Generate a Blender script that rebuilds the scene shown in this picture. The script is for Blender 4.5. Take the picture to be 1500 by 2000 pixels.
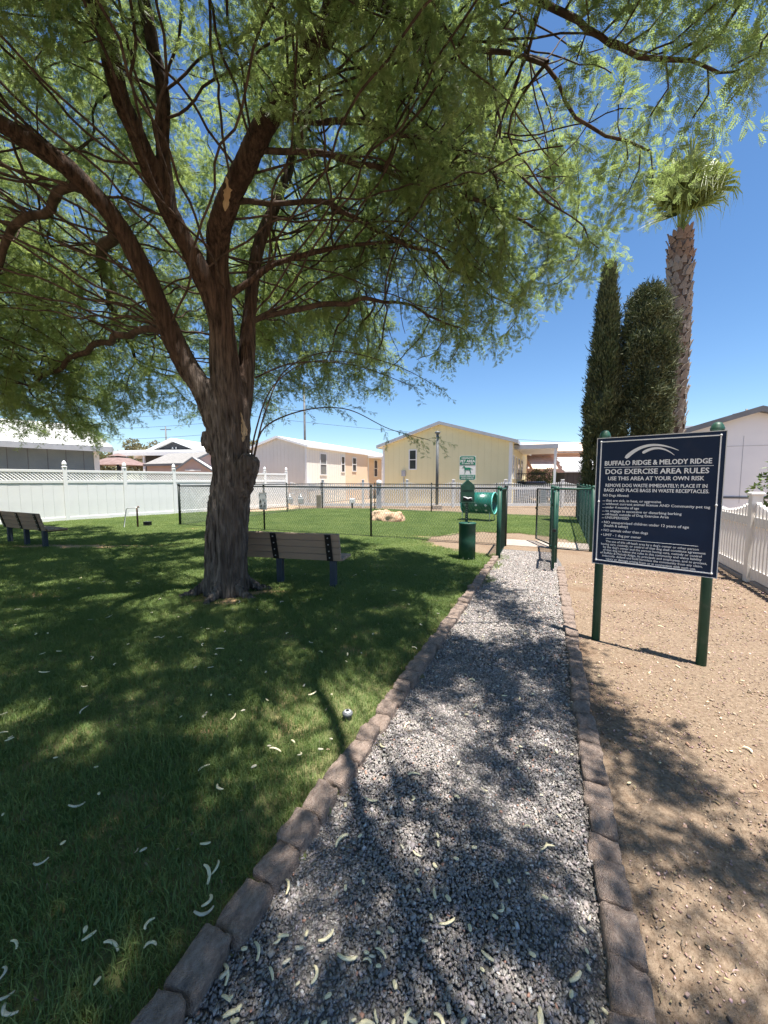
import bpy, bmesh, math, random
import numpy as np
from mathutils import Vector, Matrix, Euler, noise, kdtree

random.seed(7); rng = np.random.default_rng(7)
scene = bpy.context.scene
for o in list(bpy.data.objects): bpy.data.objects.remove(o, do_unlink=True)
C = scene.collection
R = math.radians

# ------------------------------------------------------------------ camera, sky, sun, exposure
cam_d = bpy.data.cameras.new('camera'); cam = bpy.data.objects.new('camera', cam_d); C.objects.link(cam)
cam.location = (0, 0, 1.55); cam.rotation_euler = (R(90 - 4.726), 0, 0)
cam_d.sensor_fit = 'HORIZONTAL'; cam_d.sensor_width = 36; cam_d.lens = 18
cam_d.clip_start = 0.05; cam_d.clip_end = 3000
scene.camera = cam
scene.render.resolution_x = 768; scene.render.resolution_y = 1024
SUN_EL = R(78.5); SUN_H = Vector((0.69, -0.72, 0)).normalized()      # towards the sun, on the ground
w = bpy.data.worlds.new('World'); scene.world = w; w.use_nodes = True
nt = w.node_tree; nt.nodes.clear()
sky = nt.nodes.new('ShaderNodeTexSky'); sky.sky_type = 'NISHITA'; sky.sun_disc = False
sky.sun_elevation = SUN_EL; sky.sun_rotation = math.atan2(SUN_H.x, SUN_H.y)
sky.altitude = 400; sky.air_density = 1.0; sky.dust_density = 0.35; sky.ozone_density = 3.0
bgn = nt.nodes.new('ShaderNodeBackground'); bgn.inputs[1].default_value = 0.070
won = nt.nodes.new('ShaderNodeOutputWorld')
hsn = nt.nodes.new('ShaderNodeHueSaturation'); hsn.inputs['Saturation'].default_value = 1.16     # the phone's colour rendering of a desert sky
nt.links.new(sky.outputs[0], hsn.inputs['Color']); nt.links.new(hsn.outputs[0], bgn.inputs[0]); nt.links.new(bgn.outputs[0], won.inputs[0])
sl = bpy.data.lights.new('sun', 'SUN'); sl.energy = 4.6; sl.angle = R(0.55); sl.color = (1.0, 0.955, 0.88)
so = bpy.data.objects.new('sun', sl); C.objects.link(so); so.location = (8, -8, 40)
sd = Vector((-SUN_H.x * math.cos(SUN_EL), -SUN_H.y * math.cos(SUN_EL), -math.sin(SUN_EL)))
so.rotation_euler = sd.to_track_quat('-Z', 'Y').to_euler()
scene.view_settings.view_transform = 'Standard'; scene.view_settings.look = 'None'
scene.view_settings.exposure = 1.45; scene.view_settings.gamma = 1.0
scene.view_settings.use_curve_mapping = False
scene.render.engine = 'CYCLES'
scene.cycles.use_denoising = True; scene.cycles.denoising_input_passes = 'RGB_ALBEDO_NORMAL'; scene.cycles.denoising_prefilter = 'NONE'; scene.cycles.max_bounces = 8; scene.cycles.transparent_max_bounces = 8

# ------------------------------------------------------------------ materials
MATS = {}
def mat(name, c1, c2=None, scale=8.0, rough=0.8, bump=0.0, bscale=None, stretch=(1, 1, 1), metal=0.0,
        detail=6, lo=0.35, hi=0.65, spec=0.3, c3=None, c3scale=1.0, c3lo=0.5, c3hi=0.7, coord='Object', attr=None, bdist=0.02):
    m = bpy.data.materials.new(name); m.use_nodes = True; n = m.node_tree; b = n.nodes['Principled BSDF']
    b.inputs['Roughness'].default_value = rough; b.inputs['Metallic'].default_value = metal
    b.inputs['Specular IOR Level'].default_value = spec
    L = n.links.new
    tc = n.nodes.new('ShaderNodeTexCoord'); mp = n.nodes.new('ShaderNodeMapping'); mp.inputs['Scale'].default_value = stretch
    L(tc.outputs[coord], mp.inputs[0])
    def ramp(sc, lo, hi, det):
        t = n.nodes.new('ShaderNodeTexNoise'); t.inputs['Scale'].default_value = sc; t.inputs['Detail'].default_value = det
        t.inputs['Roughness'].default_value = 0.62
        L(mp.outputs[0], t.inputs['Vector'])
        r = n.nodes.new('ShaderNodeMapRange'); r.inputs[1].default_value = lo; r.inputs[2].default_value = hi
        L(t.outputs[0], r.inputs[0]); return t, r
    col = None
    if c2 is not None:
        t, r = ramp(scale, lo, hi, detail)
        mx = n.nodes.new('ShaderNodeMix'); mx.data_type = 'RGBA'
        mx.inputs[6].default_value = (*c1, 1); mx.inputs[7].default_value = (*c2, 1); L(r.outputs[0], mx.inputs[0]); col = mx.outputs[2]
        if c3 is not None:
            t3, r3 = ramp(c3scale, c3lo, c3hi, 4)
            m3 = n.nodes.new('ShaderNodeMix'); m3.data_type = 'RGBA'; L(col, m3.inputs[6]); m3.inputs[7].default_value = (*c3, 1)
            L(r3.outputs[0], m3.inputs[0]); col = m3.outputs[2]
    if attr:
        a = n.nodes.new('ShaderNodeAttribute'); a.attribute_name = attr
        if col is None: col = a.outputs['Color']
        else:
            mm = n.nodes.new('ShaderNodeMix'); mm.data_type = 'RGBA'; mm.blend_type = 'MULTIPLY'; mm.inputs[0].default_value = 1
            L(col, mm.inputs[6]); L(a.outputs['Color'], mm.inputs[7]); col = mm.outputs[2]
    if col is None: b.inputs['Base Color'].default_value = (*c1, 1)
    else: L(col, b.inputs['Base Color'])
    if bump > 0:
        t = n.nodes.new('ShaderNodeTexNoise'); t.inputs['Scale'].default_value = bscale or scale * 3; t.inputs['Detail'].default_value = 8
        L(mp.outputs[0], t.inputs['Vector'])
        bp = n.nodes.new('ShaderNodeBump'); bp.inputs['Strength'].default_value = bump; bp.inputs['Distance'].default_value = bdist
        L(t.outputs[0], bp.inputs['Height']); L(bp.outputs[0], b.inputs['Normal'])
    MATS[name] = m; return m

def leaf_mat(name, c1, c2, trans, scale=1.2, tfac=0.45, rough=0.55, attr=None):
    m = bpy.data.materials.new(name); m.use_nodes = True; n = m.node_tree; L = n.links.new
    b = n.nodes['Principled BSDF']; b.inputs['Roughness'].default_value = rough; b.inputs['Specular IOR Level'].default_value = 0.35
    out = n.nodes['Material Output']
    ge = n.nodes.new('ShaderNodeNewGeometry'); oi = n.nodes.new('ShaderNodeObjectInfo')
    t = n.nodes.new('ShaderNodeTexNoise'); t.inputs['Scale'].default_value = scale; t.inputs['Detail'].default_value = 5
    L(ge.outputs['Position'], t.inputs['Vector'])
    ad = n.nodes.new('ShaderNodeMath'); ad.operation = 'MULTIPLY_ADD'; L(ge.outputs['Random Per Island'], ad.inputs[0]); ad.inputs[1].default_value = 0.5
    L(t.outputs[0], ad.inputs[2])
    r = n.nodes.new('ShaderNodeMapRange'); r.inputs[1].default_value = 0.45; r.inputs[2].default_value = 1.05; L(ad.outputs[0], r.inputs[0])
    mx = n.nodes.new('ShaderNodeMix'); mx.data_type = 'RGBA'; mx.inputs[6].default_value = (*c1, 1); mx.inputs[7].default_value = (*c2, 1)
    L(r.outputs[0], mx.inputs[0]); L(mx.outputs[2], b.inputs['Base Color'])
    tr = n.nodes.new('ShaderNodeBsdfTranslucent'); tr.inputs[0].default_value = (*trans, 1)
    ms = n.nodes.new('ShaderNodeMixShader'); ms.inputs[0].default_value = tfac
    L(b.outputs[0], ms.inputs[1]); L(tr.outputs[0], ms.inputs[2]); L(ms.outputs[0], out.inputs[0])
    MATS[name] = m; return m

mat('dirt', (0.165, 0.113, 0.074), (0.285, 0.213, 0.150), 42.0, 0.95, 1.0, 90, c3=(0.175, 0.108, 0.066), c3scale=0.9, c3lo=0.52, c3hi=0.72)
mat('far_dirt', (0.36, 0.25, 0.16), (0.42, 0.31, 0.21), 1.0, 0.95)
mat('soil_lawn', (0.10, 0.12, 0.045), (0.16, 0.15, 0.07), 5.0, 0.95, 0.5, 40, attr='bare')
mat('gravel_bed', (0.10, 0.094, 0.092), (0.22, 0.205, 0.195), 60.0, 0.95, 1.0, 90)
mat('gravel', (1, 1, 1), rough=0.85, attr='col')
mat('pebble', (1, 1, 1), rough=0.9, attr='col')
mat('concrete', (0.30, 0.245, 0.20), (0.38, 0.315, 0.265), 6, 0.9, 0.2, 40)
mat('edging', (0.31, 0.225, 0.180), (0.45, 0.35, 0.29), 9.0, 0.92, 0.8, 30, c3=(0.175, 0.14, 0.12), c3scale=2.6, c3lo=0.5, c3hi=0.7, bdist=0.05)
mat('bark', (0.030, 0.024, 0.021), (0.205, 0.175, 0.155), 26.0, 0.95, 1.0, 44, stretch=(1, 1, 0.11), c3=(0.085, 0.066, 0.056), c3scale=3.5, bdist=0.04, attr='tint')
mat('limb_bark', (0.030, 0.020, 0.016), (0.098, 0.066, 0.052), 11.0, 0.92, 0.8, 40, stretch=(1, 1, 0.3), bdist=0.012)
mat('raw_wood', (0.48, 0.35, 0.22), (0.34, 0.215, 0.12), 14, 0.8, 0.4, 60, stretch=(1, 1, 0.15))
leaf_mat('mesquite_leaf', (0.094, 0.134, 0.062), (0.205, 0.255, 0.118), (0.36, 0.46, 0.14), 1.3, 0.50)
leaf_mat('grass_blade', (0.068, 0.128, 0.034), (0.235, 0.290, 0.098), (0.25, 0.35, 0.08), 0.9, 0.34, 0.6)
leaf_mat('cypress_leaf', (0.030, 0.048, 0.020), (0.150, 0.155, 0.072), (0.05, 0.07, 0.02), 2.0, 0.12, 0.7)
leaf_mat('shrub_leaf', (0.05, 0.085, 0.025), (0.11, 0.15, 0.05), (0.14, 0.2, 0.04), 2.0, 0.3, 0.45)
leaf_mat('far_leaf', (0.15, 0.14, 0.075), (0.24, 0.21, 0.12), (0.2, 0.2, 0.08), 0.4, 0.25, 0.8)
leaf_mat('palm_leaf', (0.10, 0.14, 0.035), (0.20, 0.23, 0.07), (0.26, 0.32, 0.07), 1.0, 0.38, 0.45)
mat('palm_bark', (0.10, 0.068, 0.05), (0.17, 0.12, 0.09), 5, 0.95, 0.6, 30)
mat('palm_boot', (0.165, 0.138, 0.118), (0.27, 0.235, 0.205), 3, 0.9, 0.6, 25, c3=(0.13, 0.095, 0.075), c3scale=1.2)
mat('palm_new', (0.14, 0.092, 0.068), (0.23, 0.165, 0.12), 4, 0.85, 0.4, 25)
mat('vinyl', (0.80, 0.80, 0.79), (0.74, 0.74, 0.73), 1.5, 0.42, spec=0.4)
mat('vinyl_old', (0.78, 0.74, 0.70), (0.71, 0.66, 0.61), 2.0, 0.5, spec=0.4)
mat('vinyl_grey', (0.62, 0.63, 0.64), (0.70, 0.70, 0.70), 2.0, 0.5)
mat('green_paint', (0.009, 0.052, 0.032), (0.018, 0.072, 0.046), 9, 0.5, spec=0.4, c3=(0.05, 0.085, 0.065), c3scale=14, c3lo=0.56, c3hi=0.8)
mat('green_coat', (0.012, 0.055, 0.038), (0.02, 0.075, 0.05), 8, 0.5)
mat('dark_coat', (0.008, 0.014, 0.012), (0.014, 0.022, 0.019), 8, 0.5)
mat('wire_coat', (0.03, 0.062, 0.048), (0.045, 0.08, 0.062), 8, 0.55)
mat('wire_grey', (0.16, 0.175, 0.16), (0.22, 0.23, 0.22), 8, 0.5)
mat('bin_green', (0.008, 0.052, 0.030), (0.014, 0.070, 0.042), 7, 0.45, spec=0.4, c3=(0.05, 0.105, 0.075), c3scale=9, c3lo=0.55, c3hi=0.8)
mat('tunnel_green', (0.006, 0.095, 0.066), (0.009, 0.12, 0.085), 3, 0.35, spec=0.5)
mat('tunnel_rim', (0.12, 0.50, 0.44), (0.16, 0.55, 0.5), 3, 0.35)
mat('navy', (0.006, 0.016, 0.046), (0.010, 0.024, 0.060), 2.2, 0.55, spec=0.2, c3=(0.022, 0.030, 0.058), c3scale=6, c3lo=0.52, c3hi=0.8)
mat('letter_grey', (0.80, 0.80, 0.82), (0.74, 0.74, 0.77), 20, 0.5)
mat('edge_silver', (0.55, 0.55, 0.56), (0.62, 0.62, 0.62), 9, 0.4)
mat('sign_green', (0.006, 0.16, 0.10), (0.008, 0.18, 0.115), 3, 0.4)
mat('sign_white', (0.62, 0.62, 0.65), (0.68, 0.68, 0.70), 3, 0.4)
mat('black_metal', (0.010, 0.010, 0.011), (0.018, 0.018, 0.019), 9, 0.45)
mat('bolt_steel', (0.42, 0.42, 0.42), (0.5, 0.5, 0.5), 9, 0.35, metal=0.7)
mat('bench_plank', (0.27, 0.20, 0.15), (0.33, 0.25, 0.192), 5, 0.75, 0.25, 50, stretch=(0.15, 1, 1))
mat('bench_leg', (0.030, 0.042, 0.058), (0.045, 0.058, 0.078), 6, 0.6, 0.15, 50)
mat('pole_grey', (0.10, 0.105, 0.11), (0.14, 0.145, 0.15), 4, 0.5)
mat('galv', (0.42, 0.43, 0.44), (0.52, 0.53, 0.54), 8, 0.45, metal=0.3)
mat('yellow_siding', (0.78, 0.70, 0.43), (0.80, 0.725, 0.46), 1.2, 0.7)
mat('cream_siding', (0.78, 0.74, 0.66), (0.81, 0.77, 0.69), 1.0, 0.7)
mat('taupe_siding', (0.66, 0.63, 0.58), (0.70, 0.67, 0.62), 1.0, 0.7)
mat('cream_siding_warm_shade', (0.74, 0.58, 0.43), (0.77, 0.61, 0.46), 1.0, 0.7)  # cream wall with porch shade and warm bounce light put into the colour
mat('grey_siding', (0.16, 0.20, 0.225), (0.19, 0.235, 0.26), 1.0, 0.7)
mat('pale_siding', (0.68, 0.69, 0.73), (0.73, 0.74, 0.77), 0.8, 0.7)
mat('pink_siding', (0.46, 0.34, 0.31), (0.50, 0.375, 0.345), 1.0, 0.7)
mat('lilac_siding', (0.36, 0.33, 0.36), (0.40, 0.37, 0.40), 1.0, 0.7)
mat('dark_siding', (0.035, 0.038, 0.045), (0.05, 0.054, 0.062), 1.0, 0.7)
mat('slate_siding', (0.085, 0.08, 0.085), (0.11, 0.10, 0.105), 1.0, 0.7)
mat('trim_white', (0.74, 0.74, 0.74), (0.79, 0.79, 0.78), 2, 0.55)
mat('trim_grey', (0.36, 0.37, 0.40), (0.42, 0.43, 0.46), 2, 0.55)
mat('trim_dark', (0.10, 0.105, 0.12), (0.13, 0.135, 0.15), 2, 0.55)
mat('roof_white', (0.74, 0.73, 0.71), (0.82, 0.81, 0.79), 4, 0.7, 0.2, 30)
mat('roof_grey', (0.20, 0.19, 0.18), (0.28, 0.265, 0.25), 7, 0.9, 0.5, 40)
mat('roof_light', (0.42, 0.42, 0.44), (0.54, 0.54, 0.55), 7, 0.9, 0.5, 40)
mat('roof_tile', (0.52, 0.37, 0.28), (0.66, 0.52, 0.42), 4, 0.85, 0.6, 12)
mat('roof_brown', (0.17, 0.11, 0.10), (0.24, 0.17, 0.155), 4, 0.8)
mat('glass_dark', (0.03, 0.035, 0.04), (0.05, 0.055, 0.06), 1.5, 0.08, spec=0.6)
mat('screen_grey', (0.17, 0.175, 0.17), (0.21, 0.215, 0.21), 1.5, 0.4)
mat('boulder', (0.42, 0.26, 0.16), (0.58, 0.43, 0.30), 3.5, 0.9, 0.8, 14, c3=(0.30, 0.15, 0.085), c3scale=2.2, c3lo=0.5, c3hi=0.65)
mat('pod', (0.68, 0.59, 0.36), (0.76, 0.68, 0.46), 30, 0.65, attr=None)
mat('pod_dry', (0.52, 0.46, 0.33), (0.62, 0.57, 0.44), 30, 0.7)
mat('rust', (0.16, 0.09, 0.06), (0.10, 0.06, 0.045), 12, 0.8)
mat('brown_post', (0.20, 0.17, 0.13), (0.27, 0.23, 0.18), 5, 0.85)
mat('car_paint', (0.22, 0.27, 0.36), (0.24, 0.29, 0.38), 1, 0.25, spec=0.6)
mat('rubber', (0.015, 0.015, 0.016), rough=0.8)
mat('wire_black', (0.02, 0.02, 0.02), rough=0.7)
mat('yellow_groove', (0.72, 0.645, 0.395), (0.74, 0.67, 0.42), 1, 0.7)
mat('cream_groove', (0.64, 0.60, 0.54), (0.67, 0.63, 0.57), 1, 0.7)
M = MATS

# ------------------------------------------------------------------ mesh helpers
class MB:
    def __init__(s): s.v = []; s.f = []; s.c = []
    def add(s, vs, fs, col=None):
        k = len(s.v); s.v += [tuple(p) for p in vs]; s.f += [tuple(i + k for i in f) for f in fs]
        if col is not None: s.c += [col] * len(vs)
        return s
    def box(s, c, d, rz=0.0, mtx=None):
        x, y, z = d[0] / 2, d[1] / 2, d[2] / 2
        vs = [Vector(p) for p in ((-x, -y, -z), (x, -y, -z), (x, y, -z), (-x, y, -z), (-x, -y, z), (x, -y, z), (x, y, z), (-x, y, z))]
        if mtx is not None: vs = [mtx @ p for p in vs]
        elif rz: vs = [Matrix.Rotation(rz, 3, 'Z') @ p for p in vs]
        c = Vector(c)
        return s.add([p + c for p in vs], [(0, 3, 2, 1), (4, 5, 6, 7), (0, 1, 5, 4), (1, 2, 6, 5), (2, 3, 7, 6), (3, 0, 4, 7)])
    def tube(s, path, rad, n=8, cap=True):
        path = [Vector(p) for p in path]
        if not hasattr(rad, '__len__'): rad = [rad] * len(path)
        vs = []; up = None
        for i, p in enumerate(path):
            t = (path[min(i + 1, len(path) - 1)] - path[max(i - 1, 0)]).normalized()
            if up is None:
                up = Vector((0, 0, 1)) if abs(t.z) < 0.9 else Vector((1, 0, 0))
            a = (up - t * up.dot(t))
            a = a.normalized() if a.length > 1e-5 else t.orthogonal().normalized()
            b = t.cross(a); up = a
            for k in range(n):
                g = 2 * math.pi * k / n
                vs.append(p + (a * math.cos(g) + b * math.sin(g)) * rad[i])
        fs = []
        for i in range(len(path) - 1):
            for k in range(n):
                k2 = (k + 1) % n
                fs.append((i * n + k, i * n + k2, (i + 1) * n + k2, (i + 1) * n + k))
        if cap:
            fs.append(tuple(range(n - 1, -1, -1))); q = (len(path) - 1) * n; fs.append(tuple(range(q, q + n)))
        return s.add(vs, fs)
    def lathe(s, prof, n=20, c=(0, 0, 0)):
        vs = []; fs = []
        for r, z in prof:
            for k in range(n):
                g = 2 * math.pi * k / n; vs.append((c[0] + r * math.cos(g), c[1] + r * math.sin(g), c[2] + z))
        for i in range(len(prof) - 1):
            for k in range(n):
                k2 = (k + 1) % n; fs.append((i * n + k, i * n + k2, (i + 1) * n + k2, (i + 1) * n + k))
        fs.append(tuple(range(n - 1, -1, -1))); q = (len(prof) - 1) * n; fs.append(tuple(range(q, q + n)))
        return s.add(vs, fs)
    def prism(s, poly, o, ax, ay, ext):
        """polygon (u,v) in the plane o+u*ax+v*ay, pushed by vector ext"""
        o, ax, ay, ext = Vector(o), Vector(ax), Vector(ay), Vector(ext); n = len(poly)
        vs = [o + ax * u + ay * v for u, v in poly]; vs += [p + ext for p in vs]
        fs = [tuple(range(n - 1, -1, -1)), tuple(range(n, 2 * n))]
        fs += [(i, (i + 1) % n, n + (i + 1) % n, n + i) for i in range(n)]
        return s.add(vs, fs)
    def build(s, name, m, parent=None, smooth=False, bevel=0.0):
        me = bpy.data.meshes.new(name); me.from_pydata(s.v, [], s.f)
        return fin(me, name, m, parent, smooth, bevel, s.c if s.c else None)

def fin(me, name, m, parent=None, smooth=False, bevel=0.0, col=None):
    me.validate()
    bm = bmesh.new(); bm.from_mesh(me); bmesh.ops.recalc_face_normals(bm, faces=bm.faces); bm.to_mesh(me); bm.free()
    if smooth: me.shade_smooth()
    if m is not None: me.materials.append(M[m] if isinstance(m, str) else m)
    o = bpy.data.objects.new(name, me); C.objects.link(o); o.parent = parent
    if bevel:
        b = o.modifiers.new('bevel', 'BEVEL'); b.width = bevel; b.segments = 2; b.limit_method = 'ANGLE'
    return o

def np_mesh(name, V, F, m, parent=None, col=None, smooth=False):
    """fast mesh from numpy arrays; F is an (n,3) or (n,4) index array"""
    me = bpy.data.meshes.new(name); V = np.asarray(V, np.float32); F = np.asarray(F, np.int32); k = F.shape[1]
    me.vertices.add(len(V)); me.vertices.foreach_set('co', V.ravel())
    me.loops.add(F.size); me.loops.foreach_set('vertex_index', F.ravel())
    me.polygons.add(len(F)); me.polygons.foreach_set('loop_start', np.arange(0, F.size, k, dtype=np.int32))
    me.polygons.foreach_set('loop_total', np.full(len(F), k, np.int32))
    me.update(calc_edges=True)
    if smooth: me.shade_smooth()
    if col is not None:
        a = me.color_attributes.new('col', 'FLOAT_COLOR', 'POINT'); a.data.foreach_set('color', np.asarray(col, np.float32).ravel())
    me.materials.append(M[m] if isinstance(m, str) else m)
    if name is None: return me
    o = bpy.data.objects.new(name, me); C.objects.link(o); o.parent = parent; return o

def tag(o, label=None, cat=None, group=None, kind=None):
    if label: o['label'] = label
    if cat: o['category'] = cat
    if group: o['group'] = group
    if kind: o['kind'] = kind
    return o
def thing(name, label, cat, loc=(0, 0, 0), rz=0.0, group=None):
    o = bpy.data.objects.new(name, None); C.objects.link(o); o.empty_display_size = 0.2
    o.location = loc; o.rotation_euler = (0, 0, rz); return tag(o, label, cat, group)
def piece(name, me, parent, loc=(0, 0, 0), rot=(0, 0, 0), scl=(1, 1, 1)):
    o = bpy.data.objects.new(name, me); C.objects.link(o); o.parent = parent; o.location = loc; o.rotation_euler = rot; o.scale = scl; return o
def mesh_of(mb, m, smooth=False):
    me = bpy.data.meshes.new('piece'); me.from_pydata(mb.v, [], mb.f)
    bm = bmesh.new(); bm.from_mesh(me); bmesh.ops.recalc_face_normals(bm, faces=bm.faces); bm.to_mesh(me); bm.free()
    if smooth: me.shade_smooth()
    me.materials.append(M[m]); return me

def scatter(name, pts, rots, scl, idx, sources, parent=None):
    """one object whose geometry nodes put source meshes on its points"""
    me = bpy.data.meshes.new(name); me.vertices.add(len(pts)); me.vertices.foreach_set('co', np.asarray(pts, np.float32).ravel())
    a = me.attributes.new('rot', 'FLOAT_VECTOR', 'POINT'); a.data.foreach_set('vector', np.asarray(rots, np.float32).ravel())
    a = me.attributes.new('scl', 'FLOAT', 'POINT'); a.data.foreach_set('value', np.asarray(scl, np.float32))
    a = me.attributes.new('idx', 'INT', 'POINT'); a.data.foreach_set('value', np.asarray(idx, np.int32))
    o = bpy.data.objects.new(name, me); C.objects.link(o); o.parent = parent
    g = bpy.data.node_groups.new(name + '_nodes', 'GeometryNodeTree')
    g.interface.new_socket('Geometry', in_out='INPUT', socket_type='NodeSocketGeometry')
    g.interface.new_socket('Geometry', in_out='OUTPUT', socket_type='NodeSocketGeometry')
    N = g.nodes.new; L = g.links.new
    gi = N('NodeGroupInput'); go = N('NodeGroupOutput'); jn = N('GeometryNodeJoinGeometry')
    def attr(nm, ty):
        q = N('GeometryNodeInputNamedAttribute'); q.data_type = ty; q.inputs['Name'].default_value = nm; return q.outputs['Attribute']
    rot, sc, ix = attr('rot', 'FLOAT_VECTOR'), attr('scl', 'FLOAT'), attr('idx', 'INT')
    er = N('FunctionNodeEulerToRotation'); L(rot, er.inputs[0])
    for k, src in enumerate(sources):
        oi = N('GeometryNodeObjectInfo'); oi.inputs['Object'].default_value = src
        cp = N('FunctionNodeCompare'); cp.data_type = 'INT'; cp.operation = 'EQUAL'; L(ix, cp.inputs[2]); cp.inputs[3].default_value = k
        ip = N('GeometryNodeInstanceOnPoints'); L(gi.outputs[0], ip.inputs['Points']); L(oi.outputs['Geometry'], ip.inputs['Instance'])
        L(cp.outputs[0], ip.inputs['Selection']); L(er.outputs[0], ip.inputs['Rotation']); L(sc, ip.inputs['Scale'])
        L(ip.outputs[0], jn.inputs[0])
    L(jn.outputs[0], go.inputs[0])
    md = o.modifiers.new('scatter', 'NODES'); md.node_group = g
    return o
def source(V, F, m):
    o = np_mesh('source', V, F, m); C.objects.unlink(o); return o

S2 = Vector((0.407, 0.914, 0)); F2 = Vector((0.914, -0.407, 0))       # the park's own grid: along the path, across it
GA = math.atan2(-0.407, 0.914)                                        # rotation of the grid

# ------------------------------------------------------------------ ground plan
def aq(x, y): return x * S2.x + y * S2.y, x * F2.x + y * F2.y
def xy(a, q): return a * S2.x + q * F2.x, a * S2.y + q * F2.y
def q_left(a): return -1.01 - 0.010 * a
def q_right(a): return 0.335 - 0.020 * a
BARE = [(-7.3, 8.85, 2.6, 0.33, 0), (-5.6, 12.1, 0.8, 0.25, 0), (-2.1, 5.1, 0.45, 0.42, 0), (-1.2, 1.70, 0.10, 0.07, 0.4), (-1.12, 2.25, 0.12, 0.07, 0.3),
        (-0.25, 3.35, 0.18, 0.10, 0.3), (-1.5, 5.2, 0.4, 0.10, -0.2), (-1.75, 1.25, 0.14, 0.1, 0),
        (-3.9, 6.4, 0.3, 0.15, 0.2), (-4.6, 5.0, 0.35, 0.14, 0), (0.1, 6.9, 0.5, 0.12, -0.4), (0.6, 10.4, 0.5, 0.2, -0.4), (1.0, 8.9, 0.9, 0.16, -0.35)]
def bareness(x, y):
    b = 0.0
    for cx, cy, rx, ry, an in BARE:
        dx, dy = x - cx, y - cy; c, s = math.cos(an), math.sin(an)
        u, v = (dx * c + dy * s) / rx, (-dx * s + dy * c) / ry
        d = u * u + v * v
        if d < 2.2: b = max(b, 1.25 - d * 0.75)
    return b + 0.35 * noise.noise(Vector((x * 2.3, y * 2.3, 3.1)))
def in_lawn(x, y):
    a, q = aq(x, y)
    if (x + 12) * (-0.78) + (y - 14.5) * 0.626 > -0.08: return False
    if y > 20.6 or a < -2.5: return False
    if y > 18.4 and x < -3.6 - (y - 18.4) * 0.1 and (x + 12) * (-0.78) + (y - 14.5) * 0.626 > -2.2: return False
    if a < 8.0:
        if q > q_left(a) - 0.01 + 0.03 * noise.noise(Vector((x * 5, y * 5, 0))): return False
    else:
        if x > 4.5 + (y - 8.2) * 0.452: return False
        bx, by = 7.73, 15.35      # behind the far fence run a dry strip
        if (x - bx) * 0.48 + (y - by) * 0.877 > 0.5: return False
    dx, dy = x - 3.0, y - 9.5
    u, v = (dx * F2.x + dy * F2.y) / 2.05, (dx * S2.x + dy * S2.y) / 1.9
    if u * u + v * v < 1 + 0.35 * noise.noise(Vector((x * 1.6, y * 1.6, 7))): return False
    if q > q_left(a) and a < 9.2: return False
    return True

# ground sheet to the horizon, the dirt yard, lawn soil, path bed
def sheet(name, poly, z, m):
    mb = MB(); mb.add([(x, y, z) for x, y in poly], [tuple(range(len(poly)))]); o = mb.build(name, m); return tag(o, kind='structure')
sheet('ground', [(-1500, -1500), (1500, -1500), (1500, 1500), (-1500, 1500)], -0.03, 'far_dirt')
mb = MB(); n = 90
xs = np.linspace(-5, 15, n); ys = np.linspace(-4, 23, n)
vs = []
for y in ys:
    for x in xs:
        a, q = aq(x, y); h = 0.018 * noise.noise(Vector((x * 0.9, y * 0.9, 0))) + 0.008 * noise.noise(Vector((x * 4, y * 4, 5)))
        vs.append((x, y, -0.004 + (h if q > 0.5 else 0)))
mb.add(vs, [(j * n + i, j * n + i + 1, (j + 1) * n + i + 1, (j + 1) * n + i) for j in range(n - 1) for i in range(n - 1)])
tag(mb.build('dirt_yard', 'dirt', smooth=True), kind='structure')
# lawn soil as a grid of the cells that carry grass
cell = 0.16; V = []; Fc = []; col = []; idx = {}
for iy in range(int(-3 / cell), int(20.8 / cell)):
    for ix in range(int(-15.5 / cell), int(8.5 / cell)):
        x, y = ix * cell, iy * cell
        if not (in_lawn(x + cell / 2, y + cell / 2) or in_lawn(x + cell / 2 - 0.09, y + cell / 2 + 0.04)): continue
        f = []
        for dx, dy in ((0, 0), (1, 0), (1, 1), (0, 1)):
            k = (ix + dx, iy + dy)
            if k not in idx:
                idx[k] = len(V); X, Y = k[0] * cell, k[1] * cell; V.append((X, Y, 0.004 + 0.012 * (0.5 + noise.noise(Vector((X, Y, 1))))))
                b = min(1, max(0, bareness(X, Y) * 1.5)); col.append((1 + 2.1 * b, 1 + 1.0 * b, 1 + 1.6 * b, 1))
            f.append(idx[k])
        Fc.append(f)
lawn = np_mesh('lawn', V, Fc, 'soil_lawn', smooth=True); tag(lawn, kind='structure')
a_ = lawn.data.color_attributes.new('bare', 'FLOAT_COLOR', 'POINT'); a_.data.foreach_set('color', np.asarray(col, np.float32).ravel())
# gravel path bed
A0, A1 = -1.5, 8.65
pp = [xy(a, q_left(a) + 0.03) for a in np.linspace(A0, 7.75, 20)] + [xy(8.9, -1.06), xy(8.9, 0.02)] + [xy(a, q_right(a) - 0.03) for a in np.linspace(7.75, A0, 20)]
path = sheet('gravel_path', pp, 0.004, 'gravel_bed')
pad = MB(); pad.prism([(0, 0), (2.3, 0), (2.3, 0.95), (0, 0.95)], (2.75, 9.18, -0.05), F2, S2, (0, 0, 0.062)); tag(pad.build('concrete_pad', 'concrete', bevel=0.008), kind='structure')

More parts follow.
